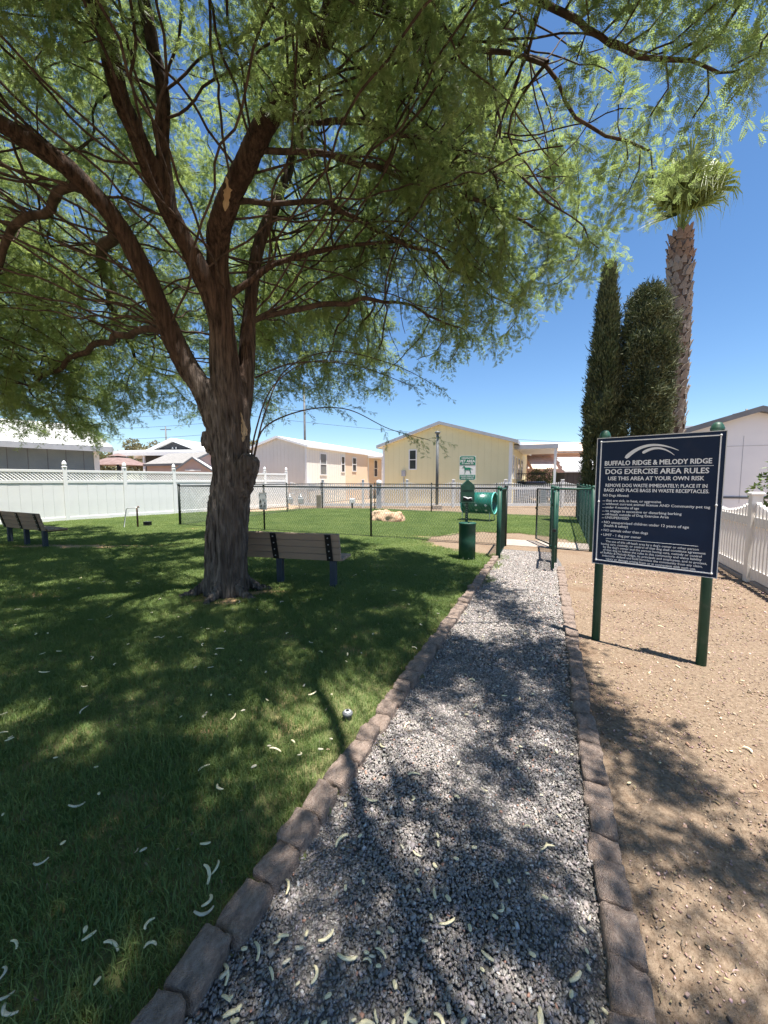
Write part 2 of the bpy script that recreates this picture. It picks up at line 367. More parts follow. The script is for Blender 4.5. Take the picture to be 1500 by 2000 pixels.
# gravel stones: real stones, one mesh
def stones(N, P, size, aspect, flat):
    cube = np.array([(-1, -1, -1), (1, -1, -1), (1, 1, -1), (-1, 1, -1), (-1, -1, 1), (1, -1, 1), (1, 1, 1), (-1, 1, 1)], float)
    v = cube[None] * rng.uniform(0.45, 1.0, (N, 8, 3))
    v *= (size[:, None] * np.stack([np.ones(N), rng.uniform(*aspect, N), rng.uniform(*flat, N)], 1))[:, None]
    az = rng.uniform(0, 2 * np.pi, N); tl = rng.normal(0, 0.45, N); t2 = rng.normal(0, 0.45, N)
    ca, sa, ct, st, c2, s2 = np.cos(az), np.sin(az), np.cos(tl), np.sin(tl), np.cos(t2), np.sin(t2); Z = np.zeros(N); O = np.ones(N)
    Rz = np.stack([ca, -sa, Z, sa, ca, Z, Z, Z, O], 1).reshape(N, 3, 3); Rx = np.stack([O, Z, Z, Z, ct, -st, Z, st, ct], 1).reshape(N, 3, 3)
    Ry = np.stack([c2, Z, s2, Z, O, Z, -s2, Z, c2], 1).reshape(N, 3, 3)
    v = np.einsum('nij,nkj->nki', Rz @ Rx @ Ry, v) + P[:, None]
    q = np.array([(0, 3, 2, 1), (4, 5, 6, 7), (0, 1, 5, 4), (1, 2, 6, 5), (2, 3, 7, 6), (3, 0, 4, 7)])
    return v.reshape(-1, 3), (q[None] + 8 * np.arange(N)[:, None, None]).reshape(-1, 4)
def gravel_cols(N):
    g = (rng.lognormal(math.log(0.242), 0.26, N) * (1 + 0.10 * np.clip((aa - 2.2) / 3.0, 0, 1))).clip(0.07, 0.62)      # paler stones further along
    t = np.stack([g * rng.uniform(1.03, 1.14, N), g * rng.uniform(0.95, 1.0, N), g * rng.uniform(0.85, 0.97, N), np.ones(N)], 1)
    r = rng.random(N) < 0.012; t[r, :3] = np.array([0.42, 0.24, 0.18])
    w_ = rng.random(N) < 0.02; t[w_, :3] = np.array([0.55, 0.53, 0.5]); return np.repeat(t, 8, 0)
na, nb = 60000, 42000
a1 = rng.uniform(0.3, 3.1, na); a2 = rng.uniform(3.1, 8.75, nb); aa = np.r_[a1, a2]; sz = np.r_[rng.lognormal(math.log(0.0056), 0.26, na), rng.lognormal(math.log(0.0084), 0.25, nb)].clip(0.003, 0.016)
ql = -1.01 - 0.01 * aa + 0.10; qr = 0.335 - 0.02 * aa - 0.10
m_ = aa > 7.7; ql[m_] = -1.0; qr[m_] = 0.0
qq = ql + (qr - ql) * rng.random(len(aa))
P = np.stack([aa * S2.x + qq * F2.x, aa * S2.y + qq * F2.y, 0.004 + sz * rng.uniform(0.1, 0.75, len(aa)) + 0.012 * np.sin(aa * 2.1 + qq * 3) ** 2], 1)
v, f = stones(len(aa), P, sz, (0.42, 0.85), (0.35, 0.6))
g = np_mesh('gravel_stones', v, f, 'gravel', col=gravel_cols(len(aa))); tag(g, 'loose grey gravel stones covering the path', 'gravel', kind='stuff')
# fine pebbles and chips on the dirt
N = 42000; aa = 0.2 + 8.0 * rng.random(N) ** 1.5; qq = 0.36 + 3.6 * rng.random(N) - 0.02 * aa; sz = rng.lognormal(math.log(0.0032), 0.42, N).clip(0.0015, 0.011) * (1 + 0.12 * aa)
P = np.stack([aa * S2.x + qq * F2.x, aa * S2.y + qq * F2.y, np.zeros(N)], 1)
for i in range(N):
    x, y = P[i, 0], P[i, 1]; P[i, 2] = -0.003 + 0.018 * noise.noise(Vector((x * 0.9, y * 0.9, 0))) + 0.008 * noise.noise(Vector((x * 4, y * 4, 5))) + sz[i] * 0.2
v, f = stones(N, P, sz, (0.4, 0.9), (0.4, 0.7))
g_ = rng.lognormal(math.log(0.31), 0.36, N).clip(0.08, 0.7); cc = np.stack([g_, g_ * rng.uniform(0.62, 0.8, N), g_ * rng.uniform(0.42, 0.65, N), np.ones(N)], 1)
g = np_mesh('dirt_pebbles', v, f, 'pebble', col=np.repeat(cc, 8, 0)); tag(g, 'small tan pebbles and chips strewn over the dirt', 'pebbles', kind='stuff')

# dry leaf litter and twig bits under the tree
N = 5200; xx_ = rng.uniform(-2.4, 3.2, N); yy_ = 0.7 + 5.0 * rng.random(N) ** 1.4; a_l = xx_ * S2.x + yy_ * S2.y; q_l = xx_ * F2.x + yy_ * F2.y
kp = (q_l > 0.30 - 0.02 * a_l) | (rng.random(N) < 0.22); kp &= (q_l < 1.9 + 0.4 * rng.standard_normal(N)); xx_, yy_, q_l, a_l = xx_[kp], yy_[kp], q_l[kp], a_l[kp]; N = len(xx_)
zz_ = np.where(q_l > 0.3 - 0.02 * a_l, 0.012, np.where(q_l > -0.95, 0.026, 0.045)); th_ = rng.uniform(0, 2 * np.pi, N); ln_ = rng.lognormal(math.log(0.014), 0.6, N).clip(0.004, 0.07); wd_ = rng.uniform(0.0009, 0.0026, N)
D_ = np.stack([np.cos(th_), np.sin(th_), rng.normal(0, 0.18, N)], 1) * ln_[:, None] / 2; W_ = np.stack([-np.sin(th_), np.cos(th_), rng.normal(0, 0.4, N)], 1) * wd_[:, None]; P_l = np.stack([xx_, yy_, zz_], 1); bend_ = np.stack([-np.sin(th_), np.cos(th_), np.zeros(N)], 1) * (ln_ * rng.normal(0, 0.12, N))[:, None]
V_l = np.stack([P_l - D_ - W_, P_l - D_ + W_, P_l + W_ + bend_, P_l - W_ + bend_, P_l + D_ + W_ * 0.4, P_l + D_ - W_ * 0.4], 1).reshape(-1, 3); k_l = 6 * np.arange(N)[:, None]; F_l = np.concatenate([k_l + [0, 1, 2, 3], k_l + [3, 2, 4, 5]], 0)
g_ = rng.lognormal(math.log(0.15), 0.5, N).clip(0.03, 0.5); cc = np.stack([g_, g_ * rng.uniform(0.68, 0.85, N), g_ * rng.uniform(0.42, 0.65, N), np.ones(N)], 1)
g = np_mesh('leaf_litter', V_l, F_l, 'pebble', col=np.repeat(cc, 6, 0)); tag(g, 'brown dry leaf litter and twig bits strewn beside the path', 'leaf litter', kind='stuff')

# edging stones, each a block with worn faces
def block_mesh(seed):
    r = random.Random(seed); bm = bmesh.new(); bmesh.ops.create_cube(bm, size=1)
    bmesh.ops.subdivide_edges(bm, edges=bm.edges, cuts=7, use_grid_fill=True)
    for v_ in bm.verts:
        p = v_.co; q = Vector((p.x, p.y, p.z)); m4 = max(abs(p.x), abs(p.y), abs(p.z))
        L4 = (abs(2 * p.x) ** 13 + abs(2 * p.y) ** 13 + abs(2 * p.z) ** 13) ** (1 / 13) if m4 > 0 else 1
        q = p / L4 * 1.0
        d = noise.noise(q * 2.2 + Vector((seed * 3.7, 0, 0))) * 0.12 + noise.noise(q * 5 + Vector((0, seed * 1.9, 0))) * 0.06 + noise.noise(q * 13 + Vector((0, 0, seed))) * 0.035
        v_.co = q * (1 + d)
    me = bpy.data.meshes.new('stone'); bm.to_mesh(me); bm.free(); me.shade_smooth(); me.materials.append(M['edging']); return me
blocks = [block_mesh(i) for i in range(20)]
def edging(name, label, qf, a0, a1, wid, hgt, zc, side):
    t = thing(name, label, 'stone edging', (*xy(a0, qf(a0)), 0))
    a = a0; r = random.Random(side)
    bx, by = t.location.x, t.location.y
    while a < a1:
        ln = r.uniform(0.135, 0.185); c = xy(a + ln / 2, qf(a + ln / 2) + r.uniform(-0.008, 0.008))
        piece('stone', r.choice(blocks), t, (c[0] - bx, c[1] - by, zc + r.uniform(-0.014, 0.014)),
              (r.uniform(-0.09, 0.09), r.uniform(-0.10, 0.10), math.pi / 2 + GA + r.uniform(-0.11, 0.11) + r.choice((0, math.pi))), (ln * 0.95, wid * r.uniform(0.88, 1.10), hgt * r.uniform(0.9, 1.1)))
        a += ln
    return t
edging('path_edging', 'row of rough brown edging stones between the lawn and the gravel path', lambda a: q_left(a) + 0.065, 0.05, 7.55, 0.118, 0.135, 0.008, 1)
edging('path_edging', 'row of rough brown edging stones between the gravel path and the bare dirt', lambda a: q_right(a) - 0.06, 0.05, 7.3, 0.115, 0.11, -0.008, 2)

# ------------------------------------------------------------------ grass
def grass_tile(nb, rad, h0, h1, wid, seed):
    r = np.random.default_rng(seed)
    rr = rad * np.sqrt(r.random(nb)); th = r.uniform(0, 2 * np.pi, nb); B = np.stack([rr * np.cos(th), rr * np.sin(th), np.zeros(nb)], 1)
    h = r.uniform(h0, h1, nb); d = r.uniform(0, 2 * np.pi, nb); lean = r.uniform(0.15, 1.0, nb) * h
    D = np.stack([np.cos(d), np.sin(d), np.zeros(nb)], 1); W = np.stack([-np.sin(d), np.cos(d), np.zeros(nb)], 1) * wid * r.uniform(0.6, 1.2, nb)[:, None] / 2
    mid = B + D * (lean * 0.3)[:, None] + np.array([0, 0, 1]) * (h * 0.6)[:, None]; tip = B + D * lean[:, None] + np.array([0, 0, 1]) * (h * (1 - 0.25 * lean / h))[:, None]
    V = np.stack([B - W, B + W, mid + W * 0.8, mid - W * 0.8, tip], 1).reshape(-1, 3)
    k = 5 * np.arange(nb)[:, None]
    F = np.concatenate([k + [0, 1, 2], k + [0, 2, 3], k + [3, 2, 4]], 0); return V, F
tiles = [source(*grass_tile(300, 0.13, 0.022, 0.055, 0.0032, s), 'grass_blade') for s in (1, 2, 3)] + [source(*grass_tile(700, 0.32, 0.025, 0.06, 0.0065, s), 'grass_blade') for s in (4, 5)]
pts = []; ro = []; sc = []; ix = []
y = -0.2
while y < 20.4:
    st = 0.115 if y < 5.2 else 0.23
    x = -1.1 * max(y, 1) - 1.5
    while x < 8.2:
        jx, jy = x + random.uniform(-st, st) * 0.5, y + random.uniform(-st, st) * 0.5
        if in_lawn(jx, jy):
            b = bareness(jx, jy)
            if random.random() > (b - 0.25) * 1.4:
                near = y < 5.2
                pts.append((jx, jy, 0.008)); ro.append((0, 0, random.uniform(0, 6.28)))
                sc.append((1.0 - 0.35 * max(0, b)) * random.uniform(0.75, 1.2) * (1 + 0.25 * noise.noise(Vector((jx * 1.3, jy * 1.3, 9))))); ix.append(random.choice((0, 1, 2)) if near else random.choice((3, 4)))
        x += st
    y += st
g = scatter('lawn_grass', pts, ro, sc, ix, tiles); tag(g, 'short green lawn grass with thin patches', 'grass', kind='stuff')
print('grass tufts', len(pts))

# ------------------------------------------------------------------ fallen seed pods, one by one
def pod_mesh(L, bend, w, seed, m):
    r = random.Random(seed); n = 7; p = []; ang = 0; q = Vector((0, 0, w * 0.5)); rad = []
    for i in range(n):
        p.append(q.copy()); ang += bend / n * r.uniform(0.5, 1.6); q = q + Vector((math.cos(ang), math.sin(ang), r.uniform(-0.12, 0.15))) * L / n
        rad.append(w * (0.45 + 0.55 * math.sin(math.pi * (i + 0.6) / n)) * r.uniform(0.85, 1.1))
    mb = MB(); mb.tube(p, rad, 6); c = sum((Vector(v_) for v_ in mb.v), Vector()) / len(mb.v)
    mb.v = [(v_[0] - c.x, v_[1] - c.y, v_[2] * 0.6) for v_ in mb.v]
    return mesh_of(mb, m, True)
pods = [pod_mesh(0.075, 1.6, 0.0062, 1, 'pod'), pod_mesh(0.06, 2.6, 0.006, 2, 'pod'), pod_mesh(0.05, 0.7, 0.0066, 3, 'pod'), pod_mesh(0.024, 0.2, 0.0068, 4, 'pod'), pod_mesh(0.03, 0.6, 0.0066, 5, 'pod_dry'), pod_mesh(0.08, 2.0, 0.0055, 6, 'pod_dry')]
rp = random.Random(11); cnt = {'g': 0, 'l': 0, 'd': 0}; tries = 0
LBL = {'g': ('pale yellow seed pod fallen on the gravel path', 'pods scattered on the gravel'), 'l': ('pale dry seed pod fallen in the grass of the lawn', 'pods scattered in the lawn'), 'd': ('pale seed pod fallen on the bare dirt beside the path', 'pods scattered on the dirt')}
MAXN = {'g': 145, 'l': 128, 'd': 26}
while sum(cnt.values()) < sum(MAXN.values()) and tries < 20000:
    tries += 1
    yy = 0.95 + 5.6 * rp.random() ** 1.75; xx = rp.uniform(-1.05, 1.05) * (yy * 1.0 + 0.1); a, q = aq(xx, yy)
    if q_left(a) + 0.13 < q < q_right(a) - 0.13: k = 'g'; z = 0.026
    elif q < q_left(a) - 0.03 and in_lawn(xx, yy): k = 'l'; z = 0.046
    elif q > q_right(a) + 0.05: k = 'd'; z = 0.006
    else: continue
    if cnt[k] >= MAXN[k]: continue
    cnt[k] += 1
    me = rp.choice(pods[:5] + [pods[3]] * 3) if k != 'l' else rp.choice(pods)
    o = piece('seed_pod', me, None, (xx, yy, z), (rp.uniform(-0.3, 0.3), rp.uniform(-0.25, 0.25), rp.uniform(0, 6.28)), (rp.uniform(0.7, 1.2),) * 3)
    tag(o, LBL[k][0], 'seed pod', LBL[k][1])

# ------------------------------------------------------------------ mesquite trees
def twig_mesh(seed, L=0.42, nodes=12):
    r = np.random.default_rng(seed); V = []; F = []
    def quad(a, b, c, d): k = len(V); V.extend([a, b, c, d]); F.append((k, k + 1, k + 2)); F.append((k, k + 2, k + 3))
    def stem(a, b, w):
        d = b - a; s = np.cross(d, (0.3, 0.2, 1)); s = s / (np.linalg.norm(s) + 1e-9) * w; quad(a - s, b - s * 0.7, b + s * 0.7, a + s)
        u = np.cross(d, s); u = u / (np.linalg.norm(u) + 1e-9) * w; quad(a - u, b - u * 0.7, b + u * 0.7, a + u)
    p = np.zeros(3); d = np.array([1.0, 0, 0.12]); P_ = [p]; 
    for i in range(nodes):
        d = d + r.normal(0, 0.13, 3) + np.array([0, 0, -0.055]); d /= np.linalg.norm(d); q = p + d * L / nodes
        P_.append(q); 
        for side in (-1, 1):
            if r.random() < 0.12: continue
            lat = np.cross((0, 0, 1), d) * side; ld = d * r.uniform(0.15, 0.9) + lat * r.uniform(0.6, 1.1) + np.array([0, 0, r.uniform(-0.5, 0.45)]); ld /= np.linalg.norm(ld)
            pe = q + ld * r.uniform(0.012, 0.03)
            for pr in range(r.choice([1, 2, 2, 3])):
                sp = r.uniform(-0.7, 0.7); w_ = np.cross(ld, (0, 0, 1)); pd = ld + w_ * sp + np.array([0, 0, r.uniform(-0.45, 0.15)]); pd /= np.linalg.norm(pd)
                PL = r.uniform(0.055, 0.10); m = 9; nn = np.cross(pd, r.normal(0, 1, 3) * 0.4 + np.array([0, 0, 1])); nn /= np.linalg.norm(nn); up = np.cross(nn, pd)
                a = pe
                for k in range(m):
                    t = (k + 0.5) / m; c = pe + pd * PL * t + np.array([0, 0, -0.18]) * PL * t * t
                    ll = 0.0145 * (0.75 + 0.5 * math.sin(math.pi * t)); wv = 0.0036
                    for sd_ in (-1, 1):
                        ax = pd * 0.5 + nn * sd_ * 0.9 + up * r.uniform(-0.3, 0.3); ax /= np.linalg.norm(ax)
                        e = c + ax * ll; mid = c + ax * ll * 0.5
                        quad(c, mid + pd * wv, e, mid - pd * wv)
        p = q
    for i in range(nodes): stem(P_[i], P_[i + 1], 0.0022 * (1 - 0.6 * i / nodes))
    return np.array(V), np.array(F)
TWIGS = [source(*twig_mesh(s, L, n_), 'mesquite_leaf') for s, L, n_ in ((1, 0.40, 12), (2, 0.46, 13), (3, 0.34, 11), (4, 0.50, 13))]

def smooth_path(pts, step):
    pts = [Vector(p) for p in pts]; out = []
    for i in range(len(pts) - 1):
        p0 = pts[max(i - 1, 0)]; p1 = pts[i]; p2 = pts[i + 1]; p3 = pts[min(i + 2, len(pts) - 1)]
        n_ = max(1, int((p2 - p1).length / step))
        for k in range(n_):
            t = k / n_; out.append(0.5 * ((2 * p1) + (p2 - p0) * t + (2 * p0 - 5 * p1 + 4 * p2 - p3) * t * t + (3 * p1 - p0 - 3 * p2 + p3) * t ** 3))
    out.append(pts[-1]); return out

def wiggle(sp, k=0.055):
    return [p + (Vector((noise.noise(p * 2.1), noise.noise(p * 2.1 + Vector((9, 0, 0))), noise.noise(p * 2.1 + Vector((0, 9, 0))))) * k * 2 + Vector((noise.noise(p * 7), noise.noise(p * 7 + Vector((9, 0, 0))), noise.noise(p * 7 + Vector((0, 9, 0))))) * 0.018) * min(1, i / 4) for i, p in enumerate(sp)]

def grow(seeds, attractors, step=0.15, kill=0.21, infl=1.5, iters=70, droop=-0.02):
    """space colonisation: seeds = list of (polyline); returns nodes, parents"""
    nodes = []; par = []; dirs = []
    for pl in seeds:
        for i, p in enumerate(pl):
            nodes.append(Vector(p)); par.append(len(nodes) - 2 if i else -1); dirs.append((pl[i] - pl[i - 1]).normalized() if i else Vector((0, 0, 1)))
    A = [Vector(p) for p in attractors]; ch = {}
    for it in range(iters):
        kd = kdtree.KDTree(len(nodes))
        for i, p in enumerate(nodes): kd.insert(p, i)
        kd.balance(); pull = {}; keep = []
        for p in A:
            c, i, d = kd.find(p)
            if d < kill: continue
            keep.append(p)
            if d < infl + (2.5 if it < 4 else 0): pull.setdefault(i, []).append((p - nodes[i]).normalized())
        A = keep
        if not pull or not A: break
        for i, ds in pull.items():
            d = sum(ds, Vector()) / len(ds) + dirs[i] * 0.55 + Vector((random.uniform(-.14, .14), random.uniform(-.14, .14), random.uniform(-.14, .14) + droop))
            d.normalize(); q = nodes[i] + d * step
            if any((q - k).length < 0.07 for k in ch.get(i, ())): continue
            ch.setdefault(i, []).append(q); nodes.append(q); par.append(i); dirs.append(d)
    return nodes, par, dirs, len(A)

def shaft(p): return noise.noise(Vector((p.x * 0.95 + 4.2, p.y * 0.95 + 1.1, p.z * 0.22))) + 0.75 * noise.noise(Vector((p.x * 2.7, p.y * 2.7 + 5, p.z * 0.5)))      # gaps between the sprays run upwards
def gap_at(p): return -0.25 - 0.13 * min(1, max(0, (-0.8 - p.x) / 1.6))
def crown_points(n, c, Rf, zbot, ztop, shell=0.5, rnd=random, gaps=True):
    out = []
    while len(out) < n:
        az = rnd.uniform(-math.pi, math.pi); Rm = Rf(az); rho = math.sqrt(rnd.random()); zb = zbot(az, rho); zt = zb + 0.5 + (ztop - zb - 0.5) * math.sqrt(max(0, 1 - rho ** 2.2))
        u = rnd.random(); u = 1 - (1 - u) ** 1.6 if rnd.random() < shell else u ** 1.5
        p = Vector((c[0] + math.cos(az) * rho * Rm, c[1] + math.sin(az) * rho * Rm, zb + (zt - zb) * u))
        if shaft(p) < gap_at(p): continue
        out.append(p)
    return out
def ring(tab):
    """smooth closed interpolation of (azimuth degrees, value)"""
    tab = sorted(tab); xs_ = [t[0] for t in tab]; ys_ = [t[1] for t in tab]
    xs_ = [xs_[-1] - 360] + xs_ + [xs_[0] + 360]; ys_ = [ys_[-1]] + ys_ + [ys_[0]]
    return lambda az: float(np.interp(math.degrees(az), xs_, ys_))

def branch_mesh(nodes, par, nseed_fixed, rtip=0.0056, ex=2.35, rmax=0.07):
    n = len(nodes); kids = [[] for _ in range(n)]
    for i, p in enumerate(par):
        if p >= 0: kids[p].append(i)
    rad = [0.0] * n
    for i in range(n - 1, -1, -1):
        s = sum(rad[k] ** ex for k in kids[i]); rad[i] = max(rtip, s ** (1 / ex) if s else rtip)
    mb = MB(); done = [False] * n
    for i in range(n):
        for k in kids[i]:
            if done[k]: continue
            is_main = (k == max(kids[i], key=lambda q: rad[q])) and par[i] >= 0
            if is_main: continue
            ch = [i, k]; done[k] = True
            while kids[ch[-1]]:
                nx = max(kids[ch[-1]], key=lambda q: rad[q])
                if done[nx]: break
                done[nx] = True; ch.append(nx)
            rr = [min(rmax, rad[q]) for q in ch]; rr[0] = rr[1]
            mb.tube([nodes[q] for q in ch], rr, 5 if rr[0] < 0.02 else 7, False)
    return mb, rad, kids

def twig_places(nodes, par, dirs, rad, kids, first, c, per=1.5, thin=0.013, filt=None):
    pts = []; ro = []; sc = []; ix = []
    for i in range(first, len(nodes)):
        if rad[i] > thin: continue
        k = int(per) + (random.random() < per - int(per)) + (1 if not kids[i] else 0)
        for _ in range(k):
            p = nodes[i] + (nodes[par[i]] - nodes[i]) * random.random()
            if shaft(p) < gap_at(p) - 0.06: continue
            out = Vector((p.x - c[0], p.y - c[1], 0)); out = out.normalized() if out.length > 0.1 else Vector((1, 0, 0))
            d = dirs[i] * 1.0 + out * 0.25 + Vector((random.gauss(0, .5), random.gauss(0, .5), random.gauss(-0.15, .35))); d.normalize()
            e = d.to_track_quat('X', 'Z').to_euler(); q = d.to_track_quat('X', 'Z') @ Euler((random.gauss(0, 0.5), 0, 0)).to_quaternion()
            e = q.to_euler(); pts.append(p); ro.append(e[:]); sc.append(random.uniform(0.7, 1.2)); ix.append(random.randrange(len(TWIGS)))
    return pts, ro, sc, ix

# --- the big tree
TREE = (-2.12, 5.15)
LIMBS = [   # (points, start radius, end radius)
    ([(-2.16, 5.15, -0.15), (-2.155, 5.15, 0.15), (-2.127, 5.15, 0.777), (-2.05, 5.15, 1.468), (-2.03, 5.15, 2.01), (-2.04, 5.13, 2.45)], 0.345, 0.30),
    ([(-2.10, 5.13, 1.45), (-2.12, 5.1, 2.05), (-2.283, 5.0, 2.642), (-2.472, 4.95, 2.977), (-2.621, 4.85, 3.404), (-2.783, 4.7, 3.924), (-2.954, 4.55, 4.368), (-3.18, 4.35, 4.681), (-3.4, 4.15, 4.851), (-3.8, 3.9, 5.0)], 0.205, 0.085),
    ([(-2.06, 5.10, 1.45), (-2.05, 5.08, 2.3), (-2.093, 5.05, 3.101), (-2.087, 5.0, 3.585), (-2.221, 4.85, 4.058), (-2.371, 4.7, 4.433), (-2.477, 4.5, 4.737), (-2.526, 4.25, 5.053), (-2.562, 4.05, 5.258), (-2.507, 3.85, 5.464), (-2.44, 3.5, 5.8)], 0.20, 0.085),
    ([(-2.40, 4.58, 4.50), (-2.385, 4.45, 5.116), (-2.279, 4.3, 5.536), (-2.284, 4.1, 5.944), (-2.28, 3.9, 6.4)], 0.10, 0.06),
    ([(-2.0, 5.13, 1.4), (-2.0, 5.12, 2.4), (-2.05, 5.1, 3.245), (-2.07, 5.05, 3.854), (-2.06, 5.0, 4.317), (-1.941, 4.85, 4.641), (-1.624, 4.65, 5.006), (-1.263, 4.45, 5.371), (-0.82, 4.2, 5.679), (-0.526, 3.95, 5.827), (-0.377, 3.7, 5.958), (-0.1, 3.2, 6.2)], 0.215, 0.10),
    ([(-1.98, 5.2, 1.4), (-1.92, 5.25, 2.2), (-1.857, 5.35, 3.193), (-1.83, 5.45, 3.902), (-1.736, 5.6, 4.784), (-1.451, 5.8, 5.657), (-1.203, 5.9, 6.549), (-1.061, 6.0, 7.3)], 0.16, 0.05),
    ([(-1.98, 5.1, 3.9), (-1.7, 5.15, 4.1), (-1.52, 5.2, 4.271), (-1.21, 5.3, 4.452), (-0.496, 5.6, 4.784), (0.373, 5.9, 5.028)], 0.06, 0.022),
]
THIN = [
    ([(-1.141, 4.4, 5.40), (-0.706, 4.4, 5.328), (-0.269, 4.35, 5.261), (0.52, 4.2, 5.012), (1.278, 4.1, 4.597), (1.749, 4.1, 4.309)], 0.034),
    ([(-1.45, 4.56, 5.196), (-0.578, 4.65, 5.168), (0.297, 4.75, 5.025), (1.493, 4.75, 4.634), (2.262, 4.7, 4.208)], 0.032),
    ([(-0.377, 3.7, 5.958), (0.212, 3.5, 5.301), (0.618, 3.4, 5.157), (1.288, 3.3, 4.831), (1.593, 3.4, 4.509), (2.152, 3.4, 4.274)], 0.034),
    ([(-0.30, 3.5, 6.05), (0.554, 3.1, 5.443), (1.121, 3.0, 4.93), (1.527, 2.8, 4.52), (2.192, 2.8, 4.24)], 0.032),
    ([(-1.83, 5.45, 3.7), (-1.115, 5.8, 4.053), (0.0, 6.2, 4.302), (1.255, 6.5, 4.034)], 0.028),
    ([(-1.80, 4.78, 4.80), (-1.191, 5.0, 4.973), (-0.34, 5.4, 4.991), (0.958, 5.8, 4.62), (1.89, 5.9, 4.097)], 0.030),
    ([(-3.2, 4.33, 4.69), (-3.991, 4.6, 4.536), (-4.765, 5, 4.197)], 0.028),
    ([(-2.62, 4.85, 3.404), (-3.607, 5.6, 3.621), (-5.278, 6.8, 3.724), (-7.195, 8, 3.4)], 0.036),
    ([(-2.95, 4.55, 4.37), (-3.9, 5.6, 4.7), (-4.9, 7.2, 4.8), (-5.6, 8.9, 4.2)], 0.034),
    ([(-0.1, 3.2, 6.2), (0.3, 2.2, 6.0), (0.6, 1.0, 5.4), (0.9, 0.2, 4.6)], 0.034),
    ([(-2.44, 3.5, 5.8), (-2.5, 2.4, 5.9), (-2.4, 1.2, 5.4), (-2.3, 0.2, 4.6)], 0.034),
]
WHIPS = [   # thin low shoots on the right of the trunk
    [(-1.72, 5.08, 1.80), (-1.602, 5.25, 2.265), (-1.08, 5.5, 2.54), (-0.513, 5.6, 2.558), (0.075, 5.7, 2.30), (0.676, 5.7, 2.134)],
    [(-1.74, 5.05, 1.80), (-1.66, 5.05, 2.2), (-1.45, 5.1, 2.75), (-1.0, 5.2, 3.1), (-0.4, 5.4, 3.15)],
    [(-1.72, 5.1, 1.82), (-1.60, 5.3, 2.5), (-1.35, 5.5, 3.1), (-0.7, 5.7, 3.4), (0.2, 5.9, 3.25), (0.9, 6.1, 2.95)],
    [(-1.70, 5.2, 2.9), (-1.2, 5.4, 3.15), (-0.4, 5.7, 3.2), (0.5, 6.0, 2.95)],
]
tree = thing('mesquite_tree', 'large mesquite tree with rough forked trunk standing on the lawn', 'tree', (TREE[0], TREE[1], 0))
off = Vector((TREE[0], TREE[1], 0))
def local(mb): mb.v = [tuple(Vector(p) - off) for p in mb.v]; return mb
mb = MB()
for li, (pts, r0, r1) in enumerate(LIMBS):
    sp = smooth_path(pts, 0.08); n_ = len(sp); rr = []
    for i in range(n_):
        t = i / (n_ - 1); r_ = (r0 + (r1 - r0) * t ** 0.8) * 0.88
        if li == 0:
            z = sp[i].z; r_ = (1 - 0.5 * min(1, max(0, sp[i].z - 1.75) / 0.75)) * (0.242 + 0.04 * math.exp(-max(z, 0) / 0.3) + 0.02 * math.sin(z * 2.2) + 0.0)
        rr.append(r_ * (1 + 0.06 * noise.noise(sp[i] * 2.0)))
    mb.tube(sp, rr, 14)
# the sawn stub, a burl and the surface roots
mb.tube([(-1.97, 5.12, 1.22), (-1.83, 5.04, 1.55), (-1.75, 4.99, 1.76), (-1.70, 4.97, 1.85)], [0.11, 0.135, 0.13, 0.105], 12)
mb.tube([(-2.24, 5.06, 1.92), (-2.285, 5.03, 2.03), (-2.27, 5.03, 2.16)], [0.06, 0.085, 0.06], 10)
for ang, ln in ((200, 0.85), (-35, 0.75), (265, 0.5), (120, 0.6), (20, 0.6)):
    c_, s_ = math.cos(R(ang)), math.sin(R(ang))
    mb.tube([(-2.155 + c_ * 0.18, 5.15 + s_ * 0.18, 0.22), (-2.155 + c_ * 0.38, 5.15 + s_ * 0.38, 0.06), (-2.155 + c_ * 0.6, 5.15 + s_ * 0.6 + 0.03, 0.0), (-2.155 + c_ * ln, 5.15 + s_ * ln, -0.05)], [0.085, 0.06, 0.035, 0.02], 8)
me = bpy.data.meshes.new('raw_trunk'); me.from_pydata(mb.v, [], mb.f)
tmp = bpy.data.objects.new('raw_trunk', me); C.objects.link(tmp)
rm = tmp.modifiers.new('r', 'REMESH'); rm.mode = 'VOXEL'; rm.voxel_size = 0.0165
sm = tmp.modifiers.new('s', 'SMOOTH'); sm.factor = 0.5; sm.iterations = 12
dg = bpy.context.evaluated_depsgraph_get(); dg.update()
me2 = bpy.data.meshes.new_from_object(tmp.evaluated_get(dg)); bpy.data.objects.remove(tmp, do_unlink=True)
nv = len(me2.vertices); co = np.empty(nv * 3, np.float32); me2.vertices.foreach_get('co', co); co = co.reshape(-1, 3)
no = np.empty(nv * 3, np.float32); me2.vertices.foreach_get('normal', no); no = no.reshape(-1, 3); disp = np.empty(nv)
for i in range(nv):
    x, y, z = co[i]; w_ = noise.noise(Vector((x * 2, y * 2, z * 1.3))) * 0.35
    a = noise.noise(Vector((x * 19 + w_, y * 19 + w_, z * 2.2))); b = noise.noise(Vector((x * 34, y * 34 + w_, z * 6))); c = noise.noise(Vector((x * 5, y * 5, z * 2)))
    amp = 0.034 if z < 2.2 else max(0.007, 0.034 - (z - 2.2) * 0.022)
    disp[i] = amp * ((1 - abs(a) * 2.2) * 0.9 + b * 0.45) + 0.014 * c - amp * 0.5
co += no * disp[:, None]; co -= np.array(off[:]); me2.vertices.foreach_set('co', co.ravel()); me2.update()
lim = np.array([co[list(p.vertices), 2].mean() for p in me2.polygons]) > 2.35 if False else None
me2.materials.clear(); me2.materials.append(M['bark'])
